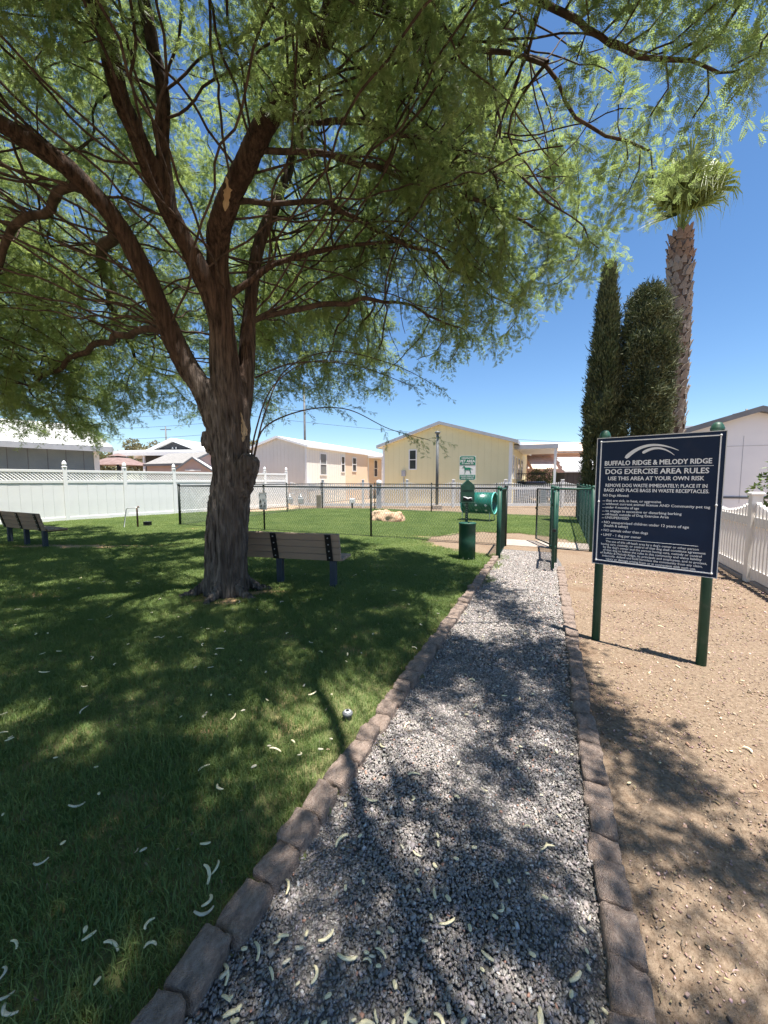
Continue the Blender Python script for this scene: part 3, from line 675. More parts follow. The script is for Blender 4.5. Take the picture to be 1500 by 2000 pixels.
tz = np.clip((co[:, 2] - 1.9 + 0.35 * np.sin(co[:, 0] * 9) + 0.3 * np.sin(co[:, 1] * 7 + co[:, 0] * 5)) / 1.7, 0, 1)[:, None]      # grey old bark below, redder young bark above
ti = np.array([[1.0, 0.97, 0.95]]) * (1 - tz) + np.array([[0.50, 0.36, 0.30]]) * tz
at_ = me2.color_attributes.new('tint', 'FLOAT_COLOR', 'POINT'); at_.data.foreach_set('color', np.c_[ti, np.ones(nv)].astype(np.float32).ravel())
pz = np.empty(len(me2.polygons) * 3, np.float32); me2.polygons.foreach_get('center', pz); pz = pz.reshape(-1, 3)
edge = 2.75 + 0.35 * np.sin(pz[:, 0] * 9) + 0.25 * np.sin(pz[:, 1] * 7 + pz[:, 0] * 5)
me2.shade_smooth()
tr = bpy.data.objects.new('trunk', me2); C.objects.link(tr); tr.parent = tree
tag(tr, 'deeply furrowed grey brown trunk with reddish upper limbs')
print('trunk verts', nv)
# torn pale wood
from mathutils.bvhtree import BVHTree
bvh = BVHTree.FromPolygons([tuple(v_) for v_ in co.tolist()], [tuple(p.vertices) for p in me2.polygons])
def wound(c, hw, hh, seed):
    """ragged patch of bare wood lying on the bark"""
    c = Vector(c) - off; n_ = Vector((-TREE[0] * 0 + 0.35, -1, 0)).normalized(); s_ = Vector((-n_.y, n_.x, 0)); q = MB(); nu, nv_ = 9, 17; ok = {}
    for j in range(nv_):
        for i in range(nu):
            u, v_ = (i / (nu - 1) - 0.5) * 2, (j / (nv_ - 1) - 0.5) * 2
            wd = hw * math.sqrt(max(0.02, 1 - v_ * v_)) * (1 + 0.9 * noise.noise(Vector((v_ * 4, seed, 0))) + 0.5 * noise.noise(Vector((v_ * 11, seed, u)))) * (0.55 + 0.45 * (v_ < 0.2))
            p = c + s_ * (u * wd + 0.02 * math.sin(v_ * 2 + seed)) + Vector((0, 0, v_ * hh)); hit = bvh.ray_cast(p + n_ * 0.6, -n_, 1.2)
            if hit[0] is not None: ok[(i, j)] = len(q.v); q.v.append(tuple(hit[0] + n_ * (0.012 * (1 - u * u) + 0.001)))
    for j in range(nv_ - 1):
        for i in range(nu - 1):
            k = [(i, j), (i + 1, j), (i + 1, j + 1), (i, j + 1)]
            if all(x in ok for x in k) and max((Vector(q.v[ok[x]]) - Vector(q.v[ok[k[0]]])).length for x in k) < 0.12: q.f.append(tuple(ok[x] for x in k))
    if q.f: tag(q.build('torn_wood', 'raw_wood', tree, True), 'pale wood where a branch was torn off')
wound((-1.78, 4.6, 4.80), 0.034, 0.15, 1); wound((-1.80, 4.95, 2.24), 0.034, 0.19, 2)

Rf = ring([(0, 4.25), (25, 3.9), (55, 3.9), (90, 5.0), (120, 6.2), (145, 7.0), (180, 6.3), (-150, 6.0), (-110, 6.0), (-80, 6.1), (-60, 6.6), (-50, 6.4), (-42, 5.9), (-35, 5.2), (-25, 4.7), (-12, 4.3)])
Zr = ring([(0, 3.75), (25, 3.55), (60, 3.5), (90, 3.2), (120, 2.95), (145, 2.75), (180, 2.95), (-150, 3.4), (-110, 3.6), (-80, 3.6), (-50, 3.6), (-37, 3.8), (-25, 3.85), (-12, 3.8)])
zb = lambda az, rho: Zr(az) + 1.9 * (1 - rho) ** 0.85
att = crown_points(6800, TREE, Rf, zb, 7.5)
att += [Vector((random.uniform(-4.2, 0.6), random.uniform(-0.4, 2.2), 0)) for _ in range(420)]
for p in att[-420:]: p.z = max(3.9, 1.9 + 1.13 * p.y) + random.uniform(0, 1.9)
att = [p for p in att if shaft(p) > gap_at(p)]
LP_ = [q_ for l_ in LIMBS[1:6] for q_ in smooth_path(l_[0], 0.3)]      # no leaves in the shaded heart of the tree around the big limbs
att = [p for p in att if min((p - q_).length for q_ in LP_) > 0.55]
att = [p for p in att if math.hypot(p.x - TREE[0], p.y - TREE[1]) > 0.5]
seeds = [smooth_path(l[0], 0.16)[12:] if l[0][0][2] < 1.6 else smooth_path(l[0], 0.16)[3:] for l in LIMBS[1:]] + [wiggle(smooth_path(t[0], 0.12)) for t in THIN]
nodes, par, dirs, left = grow(seeds, att)
nfix = sum(len(s) for s in seeds)
bmesh_, rad, kids = branch_mesh(nodes, par, nfix)
for pts, r0 in THIN:
    sp = wiggle(smooth_path(pts, 0.12)); r0 *= 0.78; bmesh_.tube(sp, [r0 * (1 - 0.65 * i / len(sp)) for i in range(len(sp))], 7)
for wp in WHIPS:
    sp = smooth_path(wp, 0.08); bmesh_.tube(sp, [0.013 * (1 - 0.75 * i / len(sp)) for i in range(len(sp))], 6)
SW = []      # long sweeping whips from the limbs out to the rim
starts = [p for l in LIMBS[1:] for p in smooth_path(l[0], 0.2) if p.z > 3.3] + [p for t in THIN for p in smooth_path(t[0], 0.25)[:8]]
for k in range(210):
    s0 = random.choice(starts); o_ = s0 - Vector((TREE[0], TREE[1], s0.z)); az = math.atan2(o_.y, o_.x) + random.gauss(0, 0.75) if o_.length > 0.35 else random.uniform(-math.pi, math.pi)
    rh = random.uniform(0.75, 1.03) * Rf(math.atan2(math.sin(az), math.cos(az))); zz = Zr(math.atan2(math.sin(az), math.cos(az))) + random.uniform(0.1, 2.4)
    e_ = Vector((TREE[0] + math.cos(az) * rh, TREE[1] + math.sin(az) * rh, zz)); m_ = s0.lerp(e_, 0.5) + Vector((random.gauss(0, .2), random.gauss(0, .2), 0.25 + 0.35 * random.random()))
    sp = wiggle(smooth_path([s0, m_, e_ ], 0.14), 0.05); SW.append(sp); bmesh_.tube(sp, [0.0145 * (1 - 0.72 * i / len(sp)) for i in range(len(sp))], 5, False)
bo = local(bmesh_).build('branches', 'limb_bark', tree, True)
pts, ro, sc, ix = twig_places(nodes, par, dirs, rad, kids, nfix, TREE, 1.8)
for sp in SW:
    for i in range(int(len(sp) * 0.4), len(sp)):
        if random.random() < 0.72 and shaft(sp[i]) > gap_at(sp[i]) - 0.06:
            d = (sp[i] - sp[i - 1]).normalized() + Vector((random.gauss(0, .45), random.gauss(0, .45), random.gauss(-.1, .3))); pts.append(sp[i]); ro.append(d.to_track_quat('X', 'Z').to_euler()[:]); sc.append(random.uniform(0.65, 1.1)); ix.append(random.randrange(4))
for wi, wp in enumerate(WHIPS):
    sp = smooth_path(wp, 0.08)
    for i in range(int(len(sp) * 0.35), len(sp)):
        if random.random() < 0.55:
            d = (sp[i] - sp[i - 1]).normalized() + Vector((random.gauss(0, .35), random.gauss(0, .35), random.gauss(-.1, .3))); pts.append(sp[i]); ro.append(d.to_track_quat('X', 'Z').to_euler()[:]); sc.append(random.uniform(0.55, 0.9)); ix.append(random.randrange(4))
cr = scatter('crown', [Vector(p) - off for p in pts], ro, sc, ix, TWIGS, tree); cr['kind'] = 'stuff'
print('main tree: nodes', len(nodes), 'left', left, 'twigs', len(pts))

# --- second tree at the left edge, trunk out of frame
T2 = (-11.4, 7.9)
t2 = thing('mesquite_tree', 'dark mesquite tree at the left edge with branches drooping over the far bench', 'tree', (T2[0], T2[1], 0))
L2 = [[(0, 0, -0.1), (0.03, 0, 0.8), (0.0, 0.05, 2.0)], [(0, 0.05, 1.8), (0.9, 0.6, 3.2), (2.0, 1.4, 4.3), (3.2, 2.0, 4.6)], [(0, 0.05, 1.8), (0.5, -0.8, 3.2), (1.6, -1.6, 4.6), (2.8, -2.4, 4.9)], [(0, 0.05, 1.8), (-0.6, 0.4, 3.4), (-1.2, 0.9, 5.0)], [(0, 0.05, 1.9), (0.25, 0.1, 3.6), (0.6, 0.3, 5.6)]]
mb = MB()
for i, l in enumerate(L2):
    sp = smooth_path(l, 0.15); r0, r1 = ((0.32, 0.24) if i == 0 else (0.16, 0.05)); mb.tube(sp, [r0 + (r1 - r0) * k / len(sp) for k in range(len(sp))], 12)
mb.build('trunk', 'limb_bark', t2, True)
Rf2 = ring([(0, 5.2), (45, 4.8), (90, 4.6), (180, 3.6), (-90, 4.6), (-45, 5.2)]); Zr2 = ring([(0, 2.75), (60, 2.6), (120, 3.0), (-60, 3.2), (180, 3.0)])
att = crown_points(2600, (0, 0), Rf2, lambda az, rho: Zr2(az) + 0.8 * (1 - rho), 7.4)
nodes, par, dirs, left = grow([smooth_path(l, 0.17)[2:] for l in L2[1:]], att, 0.17, 0.26)
nfix = sum(len(smooth_path(l, 0.17)[2:]) for l in L2[1:])
bm_, rad, kids = branch_mesh(nodes, par, nfix); bm_.build('branches', 'limb_bark', t2, True)
pts, ro, sc, ix = twig_places(nodes, par, dirs, rad, kids, nfix, (0, 0), 2.3)
cr = scatter('crown', pts, ro, sc, ix, TWIGS, t2); cr['kind'] = 'stuff'
print('tree2 twigs', len(pts))

# ------------------------------------------------------------------ cypresses, palm, shrubs, far trees
def tufts(P, D, L, W, seed):
    """leaf-sized kites: P points, D directions, L lengths, W widths"""
    r = np.random.default_rng(seed); n = len(P); s = np.cross(D, r.normal(0, 1, (n, 3))); s /= np.linalg.norm(s, axis=1)[:, None] + 1e-9
    up = np.cross(s, D); m = P + D * (L * 0.45)[:, None]
    V = np.stack([P, m + s * (W / 2)[:, None] + up * (W * 0.25)[:, None], P + D * L[:, None], m - s * (W / 2)[:, None] + up * (W * 0.25)[:, None]], 1).reshape(-1, 3)
    k = 4 * np.arange(n)[:, None]; return V, np.concatenate([k + [0, 1, 2], k + [0, 2, 3]], 0)
def cypress(label, loc, h, rmax, z0, nclump, per, seed, spread, csize, prof, lump=0.2):
    t = thing('cypress_tree', label, 'tree', loc, 0, None); r = np.random.default_rng(seed)
    q = MB(); q.tube([(0, 0, -0.1), (0.02, 0, h * 0.3), (0, 0.02, h * 0.8)], [0.14, 0.1, 0.03], 8); q.build('trunk', 'limb_bark', t, True)
    MB().lathe([(max(0.01, rmax * prof(u_) * 0.5), z0 + 0.1 + (h - z0 - 0.5) * u_) for u_ in np.linspace(0, 1, 14)], 14).build('inner_twigs', 'cypress_leaf', t, True)
    Pt = []; Dr = []; Ln = []; Wd = []
    for _ in range(nclump):
        u = r.random() ** 0.9; z = z0 + (h - z0) * u; Rr = rmax * prof(u) * (1 + 0.16 * noise.noise(Vector((seed, u * 9, 0)))); az = r.uniform(0, 2 * np.pi)
        bump_ = 1 + lump * (noise.noise(Vector((math.cos(az) * 2.4, math.sin(az) * 2.4, z * 2.0 + seed))) + 0.5 * noise.noise(Vector((math.cos(az) * 5, math.sin(az) * 5, z * 4.5))))
        rr = Rr * bump_ * (0.55 + 0.45 * r.random() ** 0.4) * (1 + 0.10 * abs(r.standard_normal())); c = np.array([math.cos(az) * rr, math.sin(az) * rr, z])
        o = np.array([math.cos(az), math.sin(az), 0])
        base = c - o * csize * 0.7; k = per
        d = r.normal(0, spread, (k, 3)) + o * 0.55 + np.array([0, 0, 1.0 - spread * 0.6]); d /= np.linalg.norm(d, axis=1)[:, None]
        Pt.append(c + r.normal(0, csize * 0.42, (k, 3)) * np.array([1, 1, 1.3])); Dr.append(d); Ln.append(r.lognormal(math.log(0.11), 0.42, k).clip(0.05, 0.34) * (csize / 0.16) ** 0.5); Wd.append(r.uniform(0.018, 0.04, k))
    V, Fq = tufts(np.concatenate(Pt), np.concatenate(Dr), np.concatenate(Ln), np.concatenate(Wd), seed); np_mesh('crown', V, Fq, 'cypress_leaf', t)
    return t
cypress('tall narrow dark green cypress with a pointed tip, left of the fuller one', (7.56, 13.5, 0), 8.7, 0.48, 1.0, 1700, 40, 3, 0.26, 0.14, lambda u: (0.92 + 0.08 * u) if u < 0.42 else max(0.03, (1 - u) / 0.58) ** 0.75)
cypress('shorter fuller cypress with rounded clumpy top beside the palm trunk', (8.62, 13.0, 0), 7.75, 0.64, 0.9, 1300, 46, 8, 0.6, 0.17, lambda u: 1.0 if u < 0.72 else max(0.05, 1 - ((u - 0.72) / 0.29) ** 2) ** 0.6, 0.42)

PALM = Vector((10.25, 14.1, 0))
pt = thing('palm_tree', 'tall palm with trimmed leaf bases on its trunk and a narrow green tuft', 'palm', PALM)
HT = 10.0
def prad(z): return 0.415 + 0.04 * math.sin(z * 0.6) - 0.08 * max(0, (z - 8.3) / 1.7) ** 2
def pcx(z): return 0.16 * math.sin(z * 0.33 - 0.5)
q = MB(); q.tube([(pcx(z), 0, z) for z in np.linspace(-0.1, HT, 26)], [prad(z) * 0.88 for z in np.linspace(-0.1, HT, 26)], 18); q.build('trunk', 'palm_bark', pt, True)
def boot_mesh(m):
    k = MB(); pr = [(-0.5, 0), (-0.42, 0.45), (-0.22, 0.85), (0, 1.0), (0.22, 0.85), (0.42, 0.45), (0.5, 0)]
    vs = []; 
    for d0, lift in ((0, 0.0), (1, 0.1)):
        for u, v_ in pr: vs.append((u * 0.16, (-0.012 - 0.045 * v_ ** 1.5) - d0 * (0.018 + 0.018 * (1 - abs(u) * 2)), v_ * 0.20))
    n_ = len(pr); k.add(vs, [tuple(range(n_ - 1, -1, -1)), tuple(range(n_, 2 * n_))] + [(i, i + 1, n_ + i + 1, n_ + i) for i in range(n_ - 1)] + [(n_ - 1, 0, n_, 2 * n_ - 1)])
    return mesh_of(k, m)
boots = [boot_mesh('palm_boot'), boot_mesh('palm_new')]
rest = MB(); z = 0.3; row = 0; nb_ = 0
while z < HT + 0.05:
    for k in range(13):
        az = (k + 0.5 * (row % 2)) / 13 * 2 * math.pi + random.uniform(-.14, .14); zz = z + random.uniform(-.09, .09); r_ = prad(zz) * 0.86
        dirv = Vector((math.cos(az), math.sin(az), 0)); me_ = boots[1] if z > 9.0 else boots[0]
        view = dirv.dot(Vector((-PALM.x, -PALM.y, 0)).normalized())
        rot = Euler((random.uniform(-.22, .12), random.uniform(-.35, .35), az + math.pi / 2)); s_ = random.uniform(0.7, 1.25) * 1.15
        loc = Vector((pcx(zz), 0, zz)) + dirv * r_
        if view > -0.12 and z > 2.3 and nb_ < 298: piece('leaf_base', me_, pt, loc, rot, (s_,) * 3); nb_ += 1
        else:
            mt = Matrix.LocRotScale(loc, rot, Vector((s_,) * 3)); rest.add([mt @ v_.co for v_ in me_.vertices], [tuple(p.vertices) for p in me_.polygons])
    z += 0.205; row += 1
tag(rest.build('leaf_bases', 'palm_boot', pt), kind='stuff')
def frond(petiole, fan, seed, droop):
    r = np.random.default_rng(seed); V = []; F = []
    def strip(path, wid, nrm):
        k = len(V)
        for p, w_ in zip(path, wid): V.append(p - nrm * w_); V.append(p + nrm * w_)
        for i in range(len(path) - 1): F.append((k + 2 * i, k + 2 * i + 1, k + 2 * i + 3, k + 2 * i + 2))
    d = np.array([0.0, 0, 1]); strip([d * petiole * t + np.array([0.10 * t * t, 0, 0]) for t in (0, .33, .66, 1)], [0.03, 0.022, 0.017, 0.012], np.array([0, 1.0, 0]))
    hub = d * petiole + np.array([0.10, 0, 0])
    for i in range(34):
        th = (i / 33 - 0.5) * 2 * 1.25 + r.normal(0, 0.03); dr = np.array([0.25 * r.random(), math.sin(th), math.cos(th) * 1.0]); dr /= np.linalg.norm(dr)
        L_ = fan * (0.75 + 0.25 * math.cos(th * 0.7)) * r.uniform(0.88, 1.05); nrm = np.array([0, math.cos(th), -math.sin(th)])
        pth = [hub + dr * L_ * t + np.array([0.12, 0, -1.0]) * droop * L_ * max(0, t - 0.45) ** 1.7 * r.uniform(0.7, 1.4) for t in (0, .3, .6, .8, 1)]
        strip(pth, [0.008, 0.034, 0.03, 0.018, 0.004], nrm)
    return np.array(V), np.array(F)
fm = []
for i in range(5):
    V_, F_ = frond(random.uniform(0.8, 1.5), random.uniform(1.1, 1.45), 20 + i, (1.2, 1.6, 2.0, 1.4, 0.9)[i]); o = np_mesh('frond', V_, F_, 'palm_leaf'); fm.append(o.data); bpy.data.objects.remove(o)
for i in range(34):
    az = i * 2.4 + random.uniform(-.2, .2); tilt = 0.06 + 0.55 * ((i % 17) / 17) ** 1.1
    dirv = Vector((math.cos(az) * math.sin(tilt) + 0.13, math.sin(az) * math.sin(tilt), math.cos(tilt))).normalized()
    e = (dirv.to_track_quat('Z', 'X') @ Euler((0, 0, random.uniform(0, 6.28))).to_quaternion()).to_euler()
    piece('frond', random.choice(fm), pt, Vector((pcx(HT), 0, HT - 0.1 + random.uniform(0, 0.9 if i % 2 else 0.25))) + dirv * 0.12, e, (random.uniform(0.85, 1.15),) * 3)

def leafy(name, label, cat, loc, blobs, n, leaf, m, seed, stems=True, stem_m='limb_bark', group=None):
    t = thing(name, label, cat, loc, 0, group); r = np.random.default_rng(seed); P_ = []; D_ = []
    if stems:
        q = MB()
        for bx, by, bz, br in blobs: q.tube([(0, 0, -0.05), (bx * 0.35, by * 0.35, bz * 0.45), (bx, by, bz)], [0.02 * br + 0.02, 0.018 * br + 0.01, 0.008], 6, False)
        q.build('stem' if cat != 'tree' else 'trunk', stem_m, t, True)
    for _ in range(n):
        bx, by, bz, br = blobs[r.integers(len(blobs))]; d = r.normal(0, 1, 3); d /= np.linalg.norm(d); rr = br * (0.45 + 0.6 * r.random() ** 0.6)
        P_.append(np.array([bx, by, bz]) + d * rr * np.array([1, 1, 0.85])); dd = d + r.normal(0, 0.6, 3); D_.append(dd / np.linalg.norm(dd))
    V_, F_ = tufts(np.array(P_), np.array(D_), leaf * r.uniform(0.7, 1.3, n), leaf * 0.5 * r.uniform(0.7, 1.3, n), seed); np_mesh('crown' if cat == 'tree' else 'foliage', V_, F_, m, t); return t
leafy('shrub', 'glossy green shrub behind the picket fence at the right edge', 'shrub', (8.55, 8.0, 0), [(0, 0, 1.75, .45), (-.3, 0.1, 1.35, .4), (.3, 0, 1.4, .5), (0, -.1, 1.05, .4), (-0.1, 0, 2.05, .3), (0.5, 0.2, 1.9, 0.4)], 1500, 0.11, 'shrub_leaf', 5)
leafy('shrub', 'yellow green shrub behind the black iron gate', 'shrub', (11.0, 28.5, 0), [(0, 0, 1.3, .7), (.6, 0, 1.1, .6), (-.5, .1, 1.0, .6), (0.2, 0, 1.9, .5)], 1300, 0.14, 'shrub_leaf', 6)
leafy('shrub', 'pale yellow green shrub between the patio post and the grey shed', 'shrub', (12.3, 29.0, 0), [(0, 0, 1.4, .6), (.5, 0, 1.2, .5), (-.4, .1, 1.2, .5), (0.1, 0, 2.0, .5)], 1100, 0.14, 'shrub_leaf', 7)
for i, (x, y, h, r_, lb) in enumerate(((-42, 58, 7.2, 2.6, 'wispy olive tree behind the grey house roof, left of two'), (-36.5, 58, 7.6, 2.5, 'wispy olive tree behind the white carport roof, right of two'), (-33, 66, 6.8, 1.8, 'small faint far tree beside the dark gable'), (-17, 50, 6.2, 1.6, 'small far yellowish tree just right of the forked trunk'))):
    rr = random.Random(i); leafy('far_tree', lb, 'tree', (x, y, 0), [(rr.uniform(-1, 1) * r_ * .7, rr.uniform(-1, 1) * r_ * .5, h - r_ * rr.uniform(0.3, 1.7), r_ * rr.uniform(.35, .6)) for _ in range(12)], 3500, 0.36, 'far_leaf', 30 + i)

# ------------------------------------------------------------------ white vinyl privacy fence with lattice top
V0 = Vector((-12.0, 14.5, 0)); VU = Vector((0.626, 0.78, 0)); VA = math.atan2(0.78, 0.626)
vf = thing('vinyl_fence', 'white vinyl privacy fence with lattice top and pointed post caps', 'fence', V0, VA)
vt = [-5.85, -3.9, -1.95, 0, 1.95, 3.9, 5.85, 7.26, 8.67, 10.1]
cap_me = mesh_of(MB().lathe([(0.085, 0), (0.085, 0.04), (0.06, 0.05), (0.05, 0.065), (0.075, 0.10), (0.08, 0.13), (0.062, 0.19), (0.03, 0.24), (0, 0.265)], 14), 'vinyl', True)
for t in vt:
    o = MB().box((t, 0, 0.99), (0.13, 0.13, 2.08)).build('post', 'vinyl', vf, bevel=0.006); piece('post_cap', cap_me, o, (t, 0, 2.03))
for i in range(len(vt) - 1):
    a, b = vt[i] + 0.065, vt[i + 1] - 0.065; c = (a + b) / 2; L = b - a
    MB().box((c, 0, 1.89), (L, 0.06, 0.09)).build('top_rail', 'vinyl', vf, bevel=0.005)
    MB().box((c, 0, 1.50), (L, 0.06, 0.10)).build('middle_rail', 'vinyl', vf, bevel=0.005)
    MB().box((c, 0, 0.09), (L, 0.06, 0.14)).build('bottom_rail', 'vinyl', vf, bevel=0.005)
    nb = max(6, int(L / 0.28)); wv = L / nb; pm = mesh_of(MB().box((0, 0, 0), (wv - 0.004, 0.026, 1.30)), 'vinyl')
    for k in range(nb): piece('board', pm, vf, (a + wv * (k + 0.5), 0.002 * (k % 2), 0.80))
    mb = MB(); z0, z1 = 1.55, 1.845; H = z1 - z0; s = -H
    while s < L:
        for sg in (1, -1):
            u0, u1 = max(s, 0), min(s + H, L)
            if u1 - u0 > 0.03:
                za, zb_ = (z0 + (u0 - s), z0 + (u1 - s)) if sg == 1 else (z1 - (u0 - s), z1 - (u1 - s))
                mb.tube([(a + u0, 0.006 * sg, za), (a + u1, 0.006 * sg, zb_)], 0.019, 4, False)
        s += 0.105
    mb.build('lattice', 'vinyl', vf)

# ------------------------------------------------------------------ picket fences
def picket_fence(name, label, pts, H, m, near, seed=0):
    p0 = Vector(pts[0]); t = thing(name, label, 'fence', p0)
    pk = {}
    for i, p in enumerate(pts):
        d = (Vector(pts[min(i + 1, len(pts) - 1)]) - Vector(pts[max(i - 1, 0)])); rz = math.atan2(d.y, d.x); q = Vector(p) - p0
        if i == 0 and name == 'picket_fence' and seed == 1: pass
        else:
            o = MB().box((q.x, q.y, H / 2 + 0.02), (0.13, 0.13, H + 0.04), rz).build('post', m, t, bevel=0.006)
            c = MB(); c.box((q.x, q.y, H + 0.055), (0.17, 0.17, 0.03), rz); c.prism([(-.075, -.075), (.075, -.075), (.075, .075), (-.075, .075)], (q.x, q.y, H + 0.07), (math.cos(rz), math.sin(rz), 0), (-math.sin(rz), math.cos(rz), 0), (0, 0, 0.012)); c.build('post_cap', m, o, bevel=0.008)
    for i in range(len(pts) - 1):
        a, b = Vector(pts[i]) - p0, Vector(pts[i + 1]) - p0; d = b - a; L = d.length; d.normalize(); rz = math.atan2(d.y, d.x); n_ = Vector((-d.y, d.x, 0)); c = (a + b) / 2
        for zc, hh in ((H * 0.72, 0.14), (0.15, 0.16)): MB().box((c.x, c.y, zc), (L - 0.131, 0.05, hh), rz).build('rail', m, t, bevel=0.004)
        n = int((L - 0.16) / 0.107); st = (L - 0.13) / n; jo = MB()
        for k in range(n):
            u = 0.065 + st * (k + 0.5); s = (u / L - 0.5) * 2; top = H - 0.03 - 0.20 * (1 - abs(s) ** 1.8)
            q = a + d * u - n_ * 0.0
            if i in near:
                key = round(top, 2)
                if key not in pk:
                    w_ = 0.022; pm = MB(); pm.prism([(-w_, 0.08), (w_, 0.08), (w_, key - 0.025), (0, key), (-w_, key - 0.025)], (0, 0.0275, 0), (1, 0, 0), (0, 0, 1), (0, -0.055, 0)); pk[key] = mesh_of(pm, m)
                piece('picket', pk[key], t, (q.x, q.y, 0), (0, 0, rz))
            else:
                w_ = 0.022; jo.prism([(-w_, 0.08), (w_, 0.08), (w_, top - 0.025), (0, top), (-w_, top - 0.025)], (q.x, q.y, 0), d, (0, 0, 1), n_ * 0.055)
                jo.v[-10:] = [tuple(Vector(v_) - n_ * 0.0275) for v_ in jo.v[-10:]]
        if jo.v: tag(jo.build('pickets', m, t), kind='stuff')
        if m == 'vinyl_old':
            MB().box((c.x, c.y, 0.02), (L - 0.3, 0.10, 0.07), rz).build('mow_strip', 'concrete', t, bevel=0.01)
    return t
RP = Vector((5.60, 5.78, 0)); RD = Vector((0.425, 0.905, 0))
picket_fence('picket_fence', 'white picket fence with scalloped top along the dirt on the right', [tuple(RP + RD * (2.15 * k)) for k in range(-1, 9)], 1.29, 'vinyl_old', (0, 1, 2))
picket_fence('picket_fence', 'pale picket fence with scalloped top crossing behind the dog run', [(-5.55, 22.5, 0), (-3.5, 22, 0), (-1.2, 22, 0), (1.32, 22, 0), (3.96, 22, 0), (6.95, 22, 0), (10.2, 22, 0), (12.7, 22.2, 0)], 1.52, 'vinyl_grey', (), 1)

# ------------------------------------------------------------------ chain-link fence and gates
CH = 1.36
def fabric(a, b, z0, z1, sp, r_):
    a, b = Vector(a), Vector(b); d = b - a; L = d.length; d.normalize(); n_ = Vector((-d.y, d.x, 0)); H = (z1 - z0); k = 0.58      # horizontal run per metre of height
    W = H * k; mb = MB(); s = -W
    while s < L:
        for sg in (1, -1):
            u0, u1 = max(s, 0), min(s + W, L)
            if u1 - u0 > 0.01:
                h0, h1 = (u0 - s) / k, (u1 - s) / k
                if sg < 0: h0, h1 = H - h0, H - h1
                mb.tube([a + d * u0 + n_ * 0.002 * sg + Vector((0, 0, z0 + h0)), a + d * u1 + n_ * 0.002 * sg + Vector((0, 0, z0 + h1))], r_, 3, False)
        s += sp
    return mb
gA, gB = Vector((2.25, 7.47, 0)), Vector((2.87, 9.02, 0)); gC, gD = Vector((3.80, 8.66, 0)), Vector((3.22, 7.16, 0))
gE, gF, gG, gH = Vector((4.50, 8.25, 0)), Vector((7.73, 15.35, 0)), Vector((-3.43, 21.35, 0)), Vector((-6.95, 13.02, 0))
cl = thing('chain_link_fence', 'dark green chain-link fence around the dog run with double-gate entry', 'fence', gB)
def run(a, b, fr, mrail, mwire, wr, rr=0.021, pr=0.026):
    a0, b0 = a - gB, b - gB
    MB().tube([a0 + Vector((0, 0, CH)), b0 + Vector((0, 0, CH))], rr, 8).build('top_rail', mrail, cl, True)
    MB().tube([a0 + Vector((0, 0, 0.04)), b0 + Vector((0, 0, 0.04))], 0.006, 5).build('bottom_wire', mrail, cl, True)
    tag(fabric(a0, b0, 0.03, CH - 0.01, 0.07, wr * 1.2).build('wire_mesh', mwire, cl), kind='stuff')
    for t in fr: post(a + (b - a) * t, mrail, pr)
def post(p, m, r_, h=CH + 0.03):
    q = p - gB; o = MB().tube([(q.x, q.y, -0.1), (q.x, q.y, h)], r_, 10).build('post', m, cl, True)
    MB().lathe([(r_ * 1.15, 0), (r_ * 1.2, 0.02), (r_ * 0.8, 0.05), (0, 0.062)], 10, (q.x, q.y, h - 0.01)).build('post_cap', m, o, True)
run(gH, gB, (0.335, 0.672), 'dark_coat', 'wire_coat', 0.0021)
run(gC, gE, (), 'green_coat', 'wire_coat', 0.0022)
run(gE, gF, (0.16, 0.30, 0.5, 0.72), 'green_coat', 'wire_coat', 0.0024)
run(gF, gG, (0.25, 0.49, 0.735), 'dark_coat', 'wire_grey', 0.0024)
run(gG, gH, (0.35, 0.68), 'dark_coat', 'wire_grey', 0.0024)
run(gA, gB, (), 'green_coat', 'wire_coat', 0.0026)
run(gD, gC, (), 'green_coat', 'wire_coat', 0.0026)
for p, r_, m in ((gA, 0.045, 'green_coat'), (gB, 0.038, 'dark_coat'), (gC, 0.04, 'green_coat'), (gD, 0.045, 'green_coat'), (gE, 0.04, 'green_coat'), (gF, 0.04, 'dark_coat'), (gG, 0.035, 'dark_coat'), (gH, 0.04, 'dark_coat')): post(p, m, r_)
def gate(name, label, a, b, m, latch):
    t = thing(name, label, 'gate', a); d = b - a; L = d.length; u = d.normalized(); z0, z1 = 0.08, CH - 0.02; a0, b0 = u * 0.06, d
    fr = MB(); fr.tube([a0 + Vector((0, 0, z0)), a0 + Vector((0, 0, z1)), b0 + Vector((0, 0, z1)), b0 + Vector((0, 0, z0)), a0 + Vector((0, 0, z0))], 0.022, 8); fr.build('gate_frame', m, t, True)
    tag(fabric(a0, b0, z0, z1, 0.07, 0.003).build('wire_mesh', 'wire_coat', t), kind='stuff')
    for z in (0.3, 1.1): MB().tube([(0, 0, z - 0.03), (0, 0, z + 0.03)], 0.055, 10).build('hinge', m, t, True)
    lb = MB(); p = b0 + Vector((0, 0, latch)); lb.box(p + u * 0.03, (0.05, 0.05, 0.05)); lb.tube([p, p + u * 0.10 + Vector((0.02, 0, 0.02))], 0.012, 6); lb.build('latch', 'black_metal', t, bevel=0.004)
    return t, a0, b0
gt_out, _, _ = gate('chain_link_gate', 'green chain-link gate leaf swung out towards the path', gD + Vector((-0.05, -0.02, 0)), Vector((2.84, 6.36, 0)), 'green_coat', 0.72)
gt_in, a0, b0 = gate('chain_link_gate', 'dark chain-link gate leaf standing open inside the dog run', gC + Vector((0.03, 0.05, 0)), Vector((3.86, 9.66, 0)), 'dark_coat', 0.85)
n_ = Vector((-1, 0.02, 0))
